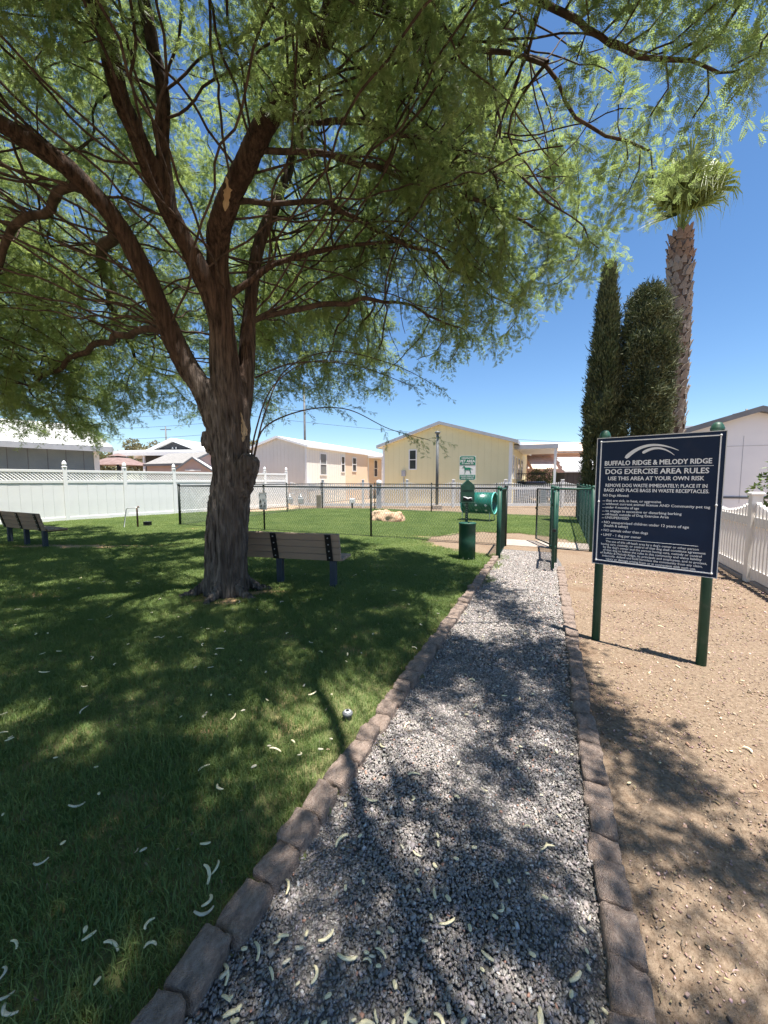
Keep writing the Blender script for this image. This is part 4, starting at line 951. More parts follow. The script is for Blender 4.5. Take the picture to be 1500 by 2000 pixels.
c_ = (a0 + b0) / 2; sg = tag(MB().box((gC.x + c_.x + 0.03 - 0.02, gC.y + c_.y + 0.05, 1.16), (0.008, 0.34, 0.30)).build('notice_plate', 'sign_white', None), 'small grey notice plate wired to the open inner gate', 'sign')
for k in range(6): MB().box((gC.x + c_.x + 0.03 - 0.0255, gC.y + c_.y + 0.05, 1.27 - 0.045 * k), (0.002, 0.26, 0.016)).build('print_line', 'trim_grey', sg)

# small rules sign on the front fence
fd = (gB - gH).normalized(); sp_ = gH + (gB - gH) * 0.335; rz = math.atan2(fd.y, fd.x); nrm = Vector((fd.y, -fd.x, 0))
if nrm.y > 0: nrm = -nrm
sg = thing('fence_sign', 'small white sign with figure pictograms wired to the front fence post', 'sign', (sp_.x, sp_.y, 0), rz)
MB().box((0, -0.045, 0.92), (0.29, 0.006, 0.52)).build('plate', 'sign_white', sg)
def mark(poly, z=0.0, m='black_metal', name='print', y=-0.0505, par=None): MB().prism(poly, (0, y, 0), (1, 0, 0), (0, 0, 1), (0, -0.0015, 0)).build(name, m, par or sg)
def rect(x0, x1, z0, z1): return [(x0, z0), (x1, z0), (x1, z1), (x0, z1)]
for r_ in (rect(-.14, .14, 1.165, 1.175), rect(-.14, -.10, 1.08, 1.10), rect(.10, .14, 1.08, 1.10), rect(-.02, .10, .975, .985), rect(.0, .05, .945, .957), rect(-.14, .14, .80, .808), rect(-.11, -.08, .72, .79), rect(-.06, -.03, .73, .80), rect(.03, .05, .74, .79), rect(.07, .09, .74, .79), rect(-.03, .13, .725, .735), rect(-.13, .13, .675, .69), rect(-.08, .02, .70, .71)): mark(r_)
mark([(-.115, .83), (-.10, .83), (-.098, .90), (-.07, .86), (-.055, .85), (-.05, .86), (-.085, .92), (-.05, .90), (-.045, .912), (-.08, .945), (-.075, .965), (-.085, .985), (-.10, .97), (-.10, .945), (-.12, .915)], name='pictogram')
mark([(.05, .83), (.07, .83), (.085, .86), (.105, .83), (.115, .835), (.095, .88), (.10, .915), (.088, .92), (.08, .895), (.06, .87)], name='pictogram')

# ------------------------------------------------------------------ rules sign
FONT = None
def text_mesh(txt, wid, cap, bold=0.012):
    cu = bpy.data.curves.new('t', 'FONT'); cu.body = txt; cu.size = 1; cu.offset = 0.0; cu.resolution_u = 2; cu.fill_mode = 'FRONT'
    o = bpy.data.objects.new('t', cu); C.objects.link(o); d_ = bpy.context.evaluated_depsgraph_get(); d_.update(); me = bpy.data.meshes.new_from_object(o.evaluated_get(d_))
    bpy.data.objects.remove(o, do_unlink=True); vs = np.array([v_.co[:] for v_ in me.vertices])
    return me, vs[:, 0].min(), vs[:, 0].max()
def lettering(txt, x0, x1, zb, cap, parent, m, y=-0.003, bold=0.012, name='lettering'):
    me, u0, u1 = text_mesh(txt, 0, 0, bold); sx = (x1 - x0) / (u1 - u0); sz = cap / 0.70
    for v_ in me.vertices: v_.co = Vector((x0 + (v_.co.x - u0) * sx, y, zb + v_.co.y * sz))
    vs = [tuple(v_.co) for v_ in me.vertices]; fs = [tuple(p.vertices) for p in me.polygons]; q = MB(); d = cap * bold * 1.6      # strokes thickened sideways
    for j, (dx, dz) in enumerate(((-d, 0), (d, 0), (0, d * 0.7), (0, -d * 0.7))): q.add([(p[0] + dx, p[1] - 0.00025 * j, p[2] + dz) for p in vs], fs)
    me = bpy.data.meshes.new(name); me.from_pydata(q.v, [], q.f); me.materials.append(M[m]); o = bpy.data.objects.new(name, me); C.objects.link(o); o.parent = parent; return o
pL, pR = Vector((2.075, 3.65, 0)), Vector((2.675, 3.125, 0)); sdv = (pR - pL).normalized(); srz = math.atan2(sdv.y, sdv.x); SW = (pR - pL).length
rs = thing('rules_sign', 'navy dog exercise area rules board on two green posts', 'sign', pL, srz)
for x in (0, SW):
    o = MB().tube([(x, 0, -0.2), (x, 0, 1.955)], 0.037, 20).build('post', 'green_paint', rs, True)
    MB().lathe([(0.045, 0), (0.047, 0.035), (0.044, 0.042), (0.038, 0.062), (0.024, 0.08), (0, 0.087)], 20, (x, 0, 1.93)).build('post_cap', 'green_paint', o, True)
BX0, BX1, BZ0, BZ1 = -0.045, 0.855, 0.765, 1.935; BW, BH = BX1 - BX0, BZ1 - BZ0; YF = -0.062
bd = MB().box(((BX0 + BX1) / 2, YF + 0.0095, (BZ0 + BZ1) / 2), (BW, 0.019, BH)).build('board', 'navy', rs, bevel=0.002)
ed = MB(); e_ = 0.006
ed.box(((BX0 + BX1) / 2, YF + 0.0095, BZ1 + e_ / 2), (BW + 2 * e_, 0.023, e_)); ed.box(((BX0 + BX1) / 2, YF + 0.0095, BZ0 - e_ / 2), (BW + 2 * e_, 0.023, e_))
ed.box((BX0 - e_ / 2, YF + 0.0095, (BZ0 + BZ1) / 2), (e_, 0.023, BH)); ed.box((BX1 + e_ / 2, YF + 0.0095, (BZ0 + BZ1) / 2), (e_, 0.023, BH)); ed.build('metal_edge', 'edge_silver', rs)
bl = MB(); i_ = 0.031; t_ = 0.0085; yb = YF - 0.002
bl.box(((BX0 + BX1) / 2, yb, BZ1 - i_), (BW - 2 * i_ + t_, 0.004, t_)); bl.box(((BX0 + BX1) / 2, yb, BZ0 + i_), (BW - 2 * i_ + t_, 0.004, t_))
bl.box((BX0 + i_, yb, (BZ0 + BZ1) / 2), (t_, 0.004, BH - 2 * i_ - t_)); bl.box((BX1 - i_, yb, (BZ0 + BZ1) / 2), (t_, 0.004, BH - 2 * i_ - t_)); bl.build('border_line', 'letter_grey', bd)
for x in (BX0 + i_, BX1 - i_):
    for z in (BZ1 - i_, (BZ0 + BZ1) / 2, BZ0 + i_): q = MB().tube([(x, yb - 0.001, z), (x, yb - 0.007, z)], 0.009, 10).build('screw', 'edge_silver', bd, True)
fx = lambda u: BX0 + BW * u; fz = lambda v_: BZ1 - BH * v_
def sl_(txt, u0, u1, v_, cap, bold=0.016): lettering(txt, fx(u0), fx(u1), fz(v_), cap * BH, bd, 'letter_grey', YF - 0.0012, bold * 1.25)
sl_('BUFFALO RIDGE & MELODY RIDGE', .075, .915, .213, .035, .022); sl_('DOG EXERCISE AREA RULES', .085, .90, .280, .038, .02); sl_('USE THIS AREA AT YOUR OWN RISK', .11, .87, .329, .029, .018)
sl_('REMOVE DOG WASTE IMMEDIATELY; PLACE IT IN', .09, .895, .381, .025, .018); sl_('BAGS AND PLACE BAGS IN WASTE RECEPTACLES.', .08, .91, .418, .025, .018)
sl_('NO Dogs Allowed:', .072, .30, .457, .0195)
for txt, u1, v_ in (('that are sick, in heat, or aggressive', .565, .497), ('without current animal license AND Community pet tag', .925, .523), ('under 4 months of age', .39, .551), ('to engage in excessive or disturbing barking', .725, .579), ('off-leash outside of Dog Exercise Area', .63, .606), ('UNSUPERVISED', .31, .633)):
    sl_(txt, .10, u1, v_, .0185); q = MB(); q.box((fx(.081), YF - 0.001, fz(v_ - .004)), (.022, .002, .003)); q.build('dash', 'letter_grey', bd)
for txt, u0, u1, v_, dot in (('NO unsupervised children under 12 years of age', .092, .785, .671, 1), ('(health & safety)', .092, .305, .698, 0), ('NO animals other than dogs', .092, .475, .735, 1), ('LIMIT - 1 dog per owner', .092, .42, .772, 1)):
    sl_(txt, u0, u1, v_, .0195)
    if dot: q = MB(); q.box((fx(.074), YF - 0.001, fz(v_ - .008)), (.007, .002, .007)); q.build('bullet', 'letter_grey', bd)
for u0, u1, v_ in ((.07, .93, .229), (.115, .86, .792)): q = MB(); q.box((fx((u0 + u1) / 2), YF - 0.001, fz(v_)), (BW * (u1 - u0), .002, .0035)); q.build('rule_line', 'letter_grey', bd)
for k, (txt, u0, u1) in enumerate((("The use of this off-leash area by a dog's owner or other person", .115, .865), ('having care, custody, or control of that dog shall constitute agreement', .075, .915), ("by the dog's owner and the person having care, custody or control", .095, .89), ('of that dog to follow the rules in this community and waive liability', .095, .89), ('of Buffalo & Melody Ridge, its principals and employees, and to protect,', .07, .93), ('indemnify, defend and hold harmless the community from any claim,', .09, .90), ('injury or damage arising from or in connection with such use.', .125, .855))):
    sl_(txt, u0, u1, .822 + .0235 * k, .0165)
def arc(u0, v0, u1, v1, um, vm, w0, w1):
    n = 24; up = []; dn = []
    for i in range(n + 1):
        t = i / n; u = (1 - t) ** 2 * u0 + 2 * t * (1 - t) * um + t * t * u1; v_ = (1 - t) ** 2 * v0 + 2 * t * (1 - t) * vm + t * t * v1; w_ = (w0 * (1 - t) ** 0.8 + w1) * (min(1, t * 14 + 0.55)); 
        du = 2 * (1 - t) * (um - u0) + 2 * t * (u1 - um); dv = 2 * (1 - t) * (vm - v0) + 2 * t * (v1 - vm); l_ = math.hypot(du * BW, dv * BH); nx, nz = dv * BH / l_, du * BW / l_
        up.append((fx(u) + nx * w_, fz(v_) + nz * w_)); dn.append((fx(u) - nx * w_, fz(v_) - nz * w_))
    q = MB(); vs = [(p[0], YF - 0.0012, p[1]) for p in up + dn]; q.add(vs, [(i, i + 1, n + 2 + i, n + 1 + i) for i in range(n)]); q.build('emblem_arc', 'letter_grey', bd)
arc(.255, .160, .675, .117, .42, .005, .0155, .0018); arc(.395, .126, .645, .150, .52, .052, .0115, .0015)

# ------------------------------------------------------------------ pet waste station and bin
ps = thing('pet_waste_station', 'green pet waste station with bag dispenser and white-and-green pet area sign', 'pet station', (1.62, 7.50, 0), R(-7))
q = MB(); q.box((0, 0, 0.98), (0.055, 0.03, 1.96)); q.build('post', 'green_paint', ps, bevel=0.003)
for k in range(9): MB().tube([(0, -0.0155, 0.80 + 0.045 * k), (0, -0.018, 0.80 + 0.045 * k)], 0.006, 8).build('hole', 'bolt_steel', ps)
q = MB(); q.prism([(-.128, 1.135), (.128, 1.135), (.128, 1.45), (0, 1.565), (-.128, 1.45)], (0, -0.02, 0), (1, 0, 0), (0, 0, 1), (0, -0.15, 0)); dsp = q.build('dispenser', 'green_paint', ps, bevel=0.006)
MB().box((0, -0.10, 1.125), (0.30, 0.19, 0.012)).build('dispenser_base', 'green_paint', ps, bevel=0.003)
MB().box((0, -0.172, 1.20), (0.17, 0.006, 0.075)).build('slot', 'black_metal', dsp)
q = MB(); q.tube([(-.085, -.178, 1.235), (-.04, -.186, 1.222), (0, -.19, 1.20), (.04, -.188, 1.214), (.07, -.184, 1.218), (.08, -.18, 1.18)], [.006, .011, .016, .01, .007, .004], 6); q.build('bag', 'sign_white', dsp, True)
MB().box((0, -0.172, 1.36), (0.2, 0.004, 0.004)).build('lid_seam', 'black_metal', dsp)
def rrect(x0, x1, z0, z1, r_):
    out = []
    for cx, cz, a0_ in ((x1 - r_, z0 + r_, -90), (x1 - r_, z1 - r_, 0), (x0 + r_, z1 - r_, 90), (x0 + r_, z0 + r_, 180)):
        out += [(cx + r_ * math.cos(R(a0_ + k * 22.5)), cz + r_ * math.sin(R(a0_ + k * 22.5))) for k in range(5)]
    return out
q = MB(); q.prism(rrect(-.155, .155, 1.555, 2.02, .025), (0, -0.017, 0), (1, 0, 0), (0, 0, 1), (0, -0.004, 0)); pl = q.build('sign_plate', 'sign_white', ps)
def pm_(poly, m, nm, d=0.0): q = MB(); q.prism(poly, (0, -0.0225 - d, 0), (1, 0, 0), (0, 0, 1), (0, -0.0015, 0)); return q.build(nm, m, pl)
top = [(-.148, 1.845), (.148, 1.845), (.148, 1.99), (.125, 2.012), (-.125, 2.012), (-.148, 1.99)]; pm_(top, 'sign_green', 'green_band')
pm_([(-.148, 1.585), (-.125, 1.563), (.125, 1.563), (.148, 1.585), (.148, 1.655), (-.148, 1.655)], 'sign_green', 'green_band')
for txt, x0, x1, zb_, cap in (('DESIGNATED', -.115, .115, 1.963, .028), ('PET AREA', -.135, .135, 1.893, .052), ('PLEASE CLEAN UP', -.13, .13, 1.617, .024), ('AFTER YOUR PET', -.12, .12, 1.577, .024)): lettering(txt, x0, x1, zb_, cap, pl, 'sign_white', -0.0255, 0.035)
for x0, x1 in ((-.11, -.075), (-.06, .045), (.06, .11)): pm_(rect(x0, x1, 1.862, 1.874), 'sign_white', 'print', 0.002)
pm_([(-.098, 1.798), (-.088, 1.805), (-.073, 1.828), (-.062, 1.828), (-.04, 1.797), (.03, 1.797), (.055, 1.788), (.10, 1.765), (.098, 1.760), (.06, 1.775), (.058, 1.76), (.06, 1.735), (.073, 1.685), (.058, 1.682), (.05, 1.72), (.03, 1.752), (-.01, 1.748), (-.038, 1.752), (-.037, 1.71), (-.045, 1.678), (-.058, 1.678), (-.05, 1.715), (-.057, 1.77), (-.062, 1.795), (-.078, 1.797), (-.092, 1.790)], 'sign_green', 'dog_silhouette')
bn = thing('waste_bin', 'round green steel bin in front of the pet waste station', 'bin', (1.60, 7.32, 0))
MB().lathe([(0.150, 0.03), (0.158, 0.03), (0.158, 0.34), (0.1585, 0.345), (0.1585, 0.41), (0.158, 0.415), (0.158, 0.70), (0.161, 0.703), (0.161, 0.715), (0.15, 0.716)], 32).build('drum', 'bin_green', bn, True)
MB().lathe([(0.165, 0.717), (0.167, 0.735), (0.16, 0.742), (0.03, 0.75), (0, 0.75)], 32).build('lid', 'bin_green', bn, True)
MB().tube([(-.01, -.13, .745), (-.01, -.13, .765), (0.02, -.13, .765)], .008, 6).build('lid_knob', 'black_metal', bn, True)
MB().lathe([(0.14, 0), (0.14, 0.03)], 24).build('foot_ring', 'concrete', bn)
for k in range(3): MB().tube([(0.10 * (k - 1), -math.sqrt(.158 ** 2 - (0.1 * (k - 1)) ** 2) + .002, 0.075), (0.10 * (k - 1), -math.sqrt(.158 ** 2 - (0.1 * (k - 1)) ** 2) - .006, 0.075)], .007, 8).build('rivet', 'bolt_steel', bn)

# ------------------------------------------------------------------ benches
def bench(label, base, back_dir, first=True):
    """base: right-hand leg foot; back_dir: unit vector along the bench away from that leg"""
    rz = math.atan2(-back_dir[1], -back_dir[0]); t = thing('park_bench', label, 'bench', (base[0], base[1], 0), rz)
    x1, x0 = 0.14, -1.82; L = x1 - x0; cx = (x0 + x1) / 2; tl = R(14)
    for k, lx in enumerate((0, -0.84, -1.68)):
        MB().box((lx, 0.02, 0.17), (0.088, 0.088, 0.54)).build('leg', 'bench_leg', t, bevel=0.006)
        MB().box((lx, 0.24, 0.375), (0.05, 0.44, 0.03)).build('seat_bracket', 'black_metal', t, bevel=0.003)
        st = MB(); st.box((lx - 0.02, -0.105, 0.60), (0.09, 0.012, 0.40), mtx=Matrix.Rotation(-tl, 3, 'X').transposed()); o = st.build('back_strap', 'black_metal', t, bevel=0.002)
        for j in range(4):
            zz = 0.455 + 0.097 * j; yy = -0.105 - math.tan(tl) * (zz - 0.60) - 0.008
            MB().tube([(lx - 0.02, yy + 0.004, zz), (lx - 0.02, yy - 0.006, zz)], 0.010, 8).build('bolt', 'bolt_steel', o, True)
    pm = mesh_of(MB().box((0, 0, 0), (L, 0.04, 0.097)), 'bench_plank')
    for j in range(4):
        zz = 0.455 + 0.1 * j; o = piece('back_plank', pm, t, (cx, -0.072 - math.tan(tl) * (zz - 0.60), zz), (tl, 0, 0)); b = o.modifiers.new('b', 'BEVEL'); b.width = 0.006; b.segments = 2
    sm_ = mesh_of(MB().box((0, 0, 0), (L, 0.125, 0.04)), 'bench_plank')
    for j in range(3): o = piece('seat_plank', sm_, t, (cx, 0.09 + 0.132 * j, 0.412), (R(-1.5), 0, 0)); b = o.modifiers.new('b', 'BEVEL'); b.width = 0.006; b.segments = 2
    return t
bench('brown slatted park bench behind the big tree trunk, seen from its back', (-0.735, 5.44), (-0.974, 0.226))
bench('brown slatted park bench in the shade at the left edge by the vinyl fence', (-7.776, 8.70), (-0.90, 0.436))

# ------------------------------------------------------------------ things in the dog run and on the lawn
def rock(name, label, loc, s, seed):
    bm = bmesh.new(); bmesh.ops.create_icosphere(bm, subdivisions=4, radius=1)
    for v_ in bm.verts:
        p = v_.co.normalized(); d = 1 + 0.25 * noise.noise(p * 1.3 + Vector((seed, 0, 0))) + 0.12 * noise.noise(p * 3 + Vector((0, seed, 0))) + 0.05 * noise.noise(p * 8)
        q_ = p * d; q_.z = max(q_.z, -0.45) if q_.z < 0 else min(q_.z, 0.72 + 0.12 * noise.noise(p * 2)); v_.co = Vector((q_.x * s[0], q_.y * s[1], (q_.z + 0.4) * s[2]))
    me = bpy.data.meshes.new(name); bm.to_mesh(me); bm.free(); me.shade_smooth(); me.materials.append(M['boulder']); o = bpy.data.objects.new(name, me); C.objects.link(o); o.location = loc
    return tag(o, label, 'boulder')
rock('boulder', 'tan boulder in the dog run partly behind the paler one, left of the pair', (-0.12, 14.65, -0.04), (0.40, 0.38, 0.40), 1)
rock('boulder', 'pale rounded boulder in the dog run, front right of the pair', (0.34, 14.3, -0.04), (0.42, 0.34, 0.36), 5)
tn = thing('dog_tunnel', 'green plastic dog agility tunnel with white spots on thin legs', 'tunnel', (3.6, 14.5, 0), R(-32))
def pipe(r0, r1, x0, x1, z, n=40):
    vs = []; 
    for x, r_ in ((x0, r0), (x1, r0), (x1, r1), (x0, r1)):
        for k in range(n): g = 2 * math.pi * k / n; vs.append((x, r_ * math.cos(g), z + r_ * math.sin(g)))
    return vs, [(j * n + k, j * n + (k + 1) % n, ((j + 1) % 4) * n + (k + 1) % n, ((j + 1) % 4) * n + k) for j in range(4) for k in range(n)]
q = MB(); q.add(*pipe(0.40, 0.385, -0.58, 0.58, 0.70)); q.build('barrel', 'tunnel_green', tn, True)
for x in (-0.58, 0.58): q = MB(); q.add(*pipe(0.41, 0.38, x - 0.02, x + 0.02, 0.70)); q.build('rim', 'tunnel_rim', tn, True)
for x in (-0.38, 0.0, 0.36):
    for g in (165, 195, -15): 
        p = Vector((x + (0.08 if g in (175, -20) else 0), 0.4015 * math.cos(R(g + 25)), 0.70 + 0.4015 * math.sin(R(g + 25)))); nr = Vector((0, math.cos(R(g + 25)), math.sin(R(g + 25))))
        MB().tube([p - nr * 0.032, p + nr * 0.002], 0.042, 12).build('spot', 'sign_white', tn)
for x in (-0.55, 0.5):
    for s in (-1, 1): MB().tube([(x, 0.3 * s, 0.40), (x, 0.32 * s, -0.05)], 0.013, 8).build('leg', 'galv', tn, True)
lp = thing('lamp_post', 'dark slim lamp post with flat cap in front of the yellow house', 'lamp post', (2.86, 20.75, 0))
MB().box((0, 0, 0.10), (0.5, 0.5, 0.24)).build('footing', 'concrete', lp, bevel=0.02); MB().tube([(0, 0, 0.2), (0, 0, 4.02)], [0.085, 0.07], 12).build('pole', 'pole_grey', lp, True)
MB().lathe([(0.08, 3.98), (0.10, 4.02), (0.15, 4.06), (0.15, 4.10), (0.09, 4.15), (0, 4.17)], 18).build('lamp_head', 'pole_grey', lp, True)
sgt = thing('water_spigot', 'upright water spigot with bent white pipe on the lawn by the vinyl fence', 'spigot', (-8.15, 12.35, 0), R(15))
MB().tube([(0.16, 0, -0.02), (0.16, 0, 0.62), (0.16, 0, 0.66)], [0.03, 0.026, 0.02], 8).build('riser', 'rust', sgt, True)
MB().tube([(0.24, 0, 0.68), (0.1, 0, 0.665), (-0.11, 0, 0.66), (-0.15, 0, 0.60), (-0.24, 0, 0.02), (-0.05, 0, 0.012)], 0.017, 8).build('bent_pipe', 'galv', sgt, True)
MB().lathe([(0.028, 0), (0.034, 0.02), (0.02, 0.05), (0, 0.05)], 10, (0.2, 0, 0.67)).build('valve', 'rust', sgt, True)
MB().box((-0.1, -0.05, 0.0), (0.5, 0.35, 0.03)).build('splash_pad', 'concrete', sgt)
o = MB(); o.box((0, 0, 0.09), (0.2, 0.15, 0.14)); o.box((0, 0, 0.168), (0.22, 0.17, 0.016)); o = o.build('valve_box', 'black_metal', bevel=0.008); o.location = (-7.9, 12.75, 0); tag(o, 'small black valve box on the lawn right of the water spigot', 'valve box')
sh = thing('sprinkler_head', 'round grey sprinkler head in the grass beside the left edging', 'sprinkler', (-0.235, 2.36, 0))
MB().lathe([(0.026, -0.02), (0.026, 0.04), (0.033, 0.045), (0.034, 0.058), (0.029, 0.063)], 20).build('body', 'pole_grey', sh, True); MB().lathe([(0.024, 0.0635), (0.022, 0.069), (0.0, 0.07)], 16).build('cap', 'galv', sh, True); MB().lathe([(0.010, 0.0705), (0.010, 0.075), (0, 0.076)], 10).build('nozzle', 'rubber', sh, True)
for i, (x, lb) in enumerate(((-5.15, 'grey gas meter behind the dog run, left of the pair'), (-4.55, 'grey gas meter behind the dog run, right of the pair'))):
    gm = thing('gas_meter', lb, 'gas meter', (x, 21.0, 0)); MB().box((0, 0, 0.42), (0.3, 0.22, 0.32)).build('meter_body', 'galv', gm, bevel=0.04)
    MB().lathe([(0.09, 0.58), (0.1, 0.62), (0.06, 0.68), (0.03, 0.7), (0.03, 0.82), (0, 0.82)], 14).build('regulator', 'galv', gm, True)
    MB().tube([(-0.1, 0, -0.05), (-0.1, 0, 0.75), (0.1, 0, 0.82), (0.1 + (0.15 if i == 0 else -0.15), 0, 0.82)], 0.022, 8).build('riser_pipe', 'galv', gm, True)
o = MB(); o.box((0, 0, 0.36), (0.24, 0.2, 0.8)); o = o.build('utility_pedestal', 'brown_post', bevel=0.02); o.location = (-3.55, 20.9, 0); tag(o, 'short brown utility pedestal behind the far corner of the dog run', 'pedestal')
vp = thing('vent_pipe', 'short white vent pipe with cap in front of the picket fence', 'vent pipe', (-1.75, 21.1, 0)); MB().tube([(0, 0, -0.05), (0, 0, 0.3)], 0.05, 10).build('pipe', 'black_metal', vp, True); MB().box((0, 0, 0.42), (0.3, 0.25, 0.26)).build('cap', 'vinyl', vp, bevel=0.04)
fp = thing('meter_post', 'grey square post with a round white meter by the picket fence', 'meter post', (-0.28, 21.5, 0)); MB().box((0, 0, 0.75), (0.28, 0.25, 1.6)).build('post', 'trim_grey', fp, bevel=0.02); MB().lathe([(0.14, 0), (0.15, 0.04), (0.10, 0.09), (0, 0.1)], 16).build('meter', 'vinyl', fp, True); _m = bpy.data.objects[-1] if False else [c for c in fp.children if c.name.startswith('meter')][0]; _m.rotation_euler = (R(90), 0, 0); _m.location = (0, -0.125, 1.42)  # picket post, shade put into its grey; the round meter is a floodlight

# ------------------------------------------------------------------ houses
def house(name, label, loc, rz, W, D, ze, zp, px, wall, roof, fascia, over=0.3, side_wall=None, cat='house', thick=0.16):
    """local x = front (gable) width, y = depth; the ridge runs along y above x = px"""
    t = thing(name, label, cat, loc, rz)
    q = MB(); prof = [(0, 0), (W, 0), (W, ze), (px, zp), (0, ze)]
    q.prism(prof, (0, 0, 0), (1, 0, 0), (0, 0, 1), (0, D, 0)); w_ = q.build('wall', wall, t)
    if side_wall:
        q = MB(); q.box((W + 0.012, D / 2, ze / 2), (0.02, D - 0.02, ze - 0.02)); q.build('side_wall', side_wall, t)
    sl0 = (zp - ze) / px; sl1 = (zp - ze) / (W - px); z0 = ze - over * sl0; z1 = ze - over * sl1
    q = MB(); q.prism([(-over, z0 + 0.01), (px, zp + 0.01), (W + over, z1 + 0.01), (W + over, z1 + thick), (px, zp + thick), (-over, z0 + thick)], (0, -over, 0), (1, 0, 0), (0, 0, 1), (0, D + 2 * over, 0)); rf = q.build('roof', roof, t)
    q = MB(); q.prism([(-over - 0.02, z0 - 0.02), (px, zp - 0.02), (W + over + 0.02, z1 - 0.02), (W + over + 0.02, z1 + thick + 0.01), (px, zp + thick + 0.01), (-over - 0.02, z0 + thick + 0.01)], (0, -over - 0.03, 0), (1, 0, 0), (0, 0, 1), (0, 0.026, 0)); q.build('gable_fascia', fascia, t)
    for x, z in ((-over - 0.012, z0), (W + over + 0.012, z1)):
        q = MB(); q.box((x, D / 2, z + thick / 2), (0.02, D + 2 * over - 0.02, thick + 0.04)); q.build('eave_fascia', fascia, t)
    return t
def window(t, axis, u, z0, z1, w_, off, m='glass_dark', trim='trim_white', double=True):
    """axis 'x': in the front wall at y = off; axis 'y': in a side wall at x = off"""
    f = MB(); g = 0.07; d = 0.05
    def bxx(uc, zc, du, dz, dep, o_): 
        return ((uc, off - o_, zc), (du, dep, dz)) if axis == 'x' else ((off + o_, uc, zc), (dep, du, dz))
    zc = (z0 + z1) / 2
    for uc, zz, du, dz in ((u, z1 + g / 2, w_ + 2 * g, g), (u, z0 - g / 2, w_ + 2 * g, g), (u - w_ / 2 - g / 2, zc, g, z1 - z0), (u + w_ / 2 + g / 2, zc, g, z1 - z0)) + (((u, zc, w_, 0.05),) if double else ()): f.box(*bxx(uc, zz, du, dz, d, 0.015))
    o = f.build('window', trim, t)
    for zz, hh in (((z0 + zc - 0.025) / 2, zc - z0 - 0.025), ((z1 + zc + 0.025) / 2, z1 - zc - 0.025)) if double else ((zc, z1 - z0),):
        q = MB(); q.box(*bxx(u, zz, w_, hh, 0.012, 0.012)); q.build('pane', m, o)
def grooves(t, W, ze, zp, px, m, step=0.4, y=-0.004):
    x = step; n = 0
    while x < W - 0.05:
        zt = ze + (zp - ze) * (x / px if x < px else (W - x) / (W - px)); q = MB(); q.box((x, y, zt / 2), (0.02, 0.006, zt - 0.04)); q.build('batten', m, t); x += step
yh = house('yellow_house', 'yellow manufactured house with low gable and pale grey fascia', (-0.08, 26.4, 0), GA, 8.4, 13, 3.82, 5.08, 4.0, 'yellow_siding', 'roof_white', 'trim_grey', 0.32)
grooves(yh, 8.4, 3.82, 5.08, 4.0, 'yellow_groove', 0.4)
q = MB(); q.box((5.9, -0.5, 0.45), (0.8, 0.8, 0.9)); q.build('cooling_unit', 'trim_grey', yh, bevel=0.03)
window(yh, 'x', 2.17, 2.3, 3.5, 0.42, 0.0); 
MB().box((8.33, -0.012, 1.9), (0.2, 0.03, 3.8)).build('corner_trim', 'trim_white', yh); MB().box((0.07, -0.012, 1.9), (0.14, 0.03, 3.8)).build('corner_trim', 'trim_white', yh)
for u, w_ in ((0.9, 0.5), (2.6, 0.5), (4.6, 0.9), (7.2, 0.9)): window(yh, 'y', u, 1.7, 3.0, w_, 8.4)
q = MB(); q.box((1.55, -0.08, 2.0), (0.26, 0.14, 0.38)); q.build('meter_box', 'trim_grey', yh); MB().tube([(1.55, -0.06, 1.8), (1.55, -0.06, 0.2)], 0.03, 8).build('conduit', 'trim_grey', yh)
MB().tube([(0.6, 6, 4.0), (0.6, 6, 4.75)], 0.05, 8).build('vent_pipe', 'pole_grey', yh)
q = MB(); q.box((9.65, 4.6, 3.62), (2.45, 7.0, 0.14)); pr = q.build('patio_roof', 'trim_white', yh); MB().box((9.65, 1.09, 3.58), (2.49, 0.02, 0.26)).build('fascia', 'trim_grey', pr)
for x, y in ((10.75, 1.25), (10.75, 7.9)): MB().box((x, y, 1.775), (0.14, 0.14, 3.55)).build('patio_post', 'trim_white', yh)
ch = house('cream_house', 'cream manufactured house with white roof and tall screened windows', (-5.0 - 4.5 * 0.914, 25 + 4.5 * 0.407, 0), GA, 4.5, 14, 3.72, 4.36, 2.25, 'taupe_siding', 'roof_white', 'trim_white', 0.18, None, thick=0.12)
for y0, y1, m, x in ((0.0, 5.0, 'cream_siding', 4.512), (5.0, 13.9, 'cream_siding_warm_shade', 4.508)): MB().box((x, (y0 + y1) / 2, 1.85), (0.02, y1 - y0 - 0.004, 3.68)).build('side_wall', m, ch)  # second stretch carries the painted warm porch shade
grooves(ch, 4.5, 3.72, 4.36, 2.25, 'cream_groove', 0.305)
for k in range(1, 16): MB().box((4.524, 0.305 * k, 1.85), (0.006, 0.018, 3.6)).build('batten', 'cream_groove', ch)
MB().box((4.46, -0.012, 1.85), (0.13, 0.03, 3.7)).build('corner_trim', 'trim_white', ch)
window(ch, 'y', 1.9, 1.95, 3.35, 0.72, 4.524, 'screen_grey'); window(ch, 'y', 4.6, 2.2, 3.3, 0.4, 4.524, 'glass_dark'); window(ch, 'y', 6.4, 2.3, 3.3, 0.55, 4.52, 'glass_dark'); window(ch, 'y', 10.4, 1.9, 3.3, 0.6, 4.52, 'glass_dark')
q = MB(); q.box((4.53, 8.9, 1.85), (0.05, 0.12, 3.6)); q.build('downpipe', 'trim_white', ch); MB().box((5.3, 10.2, 3.5), (1.5, 3.0, 0.12)).build('porch_roof', 'trim_white', ch); MB().box((5.9, 8.85, 1.72), (0.12, 0.12, 3.44)).build('porch_post', 'trim_white', ch)
MB().box((4.8, 0.12, 1.1), (0.45, 0.35, 0.5)).build('meter_box', 'trim_grey', ch)
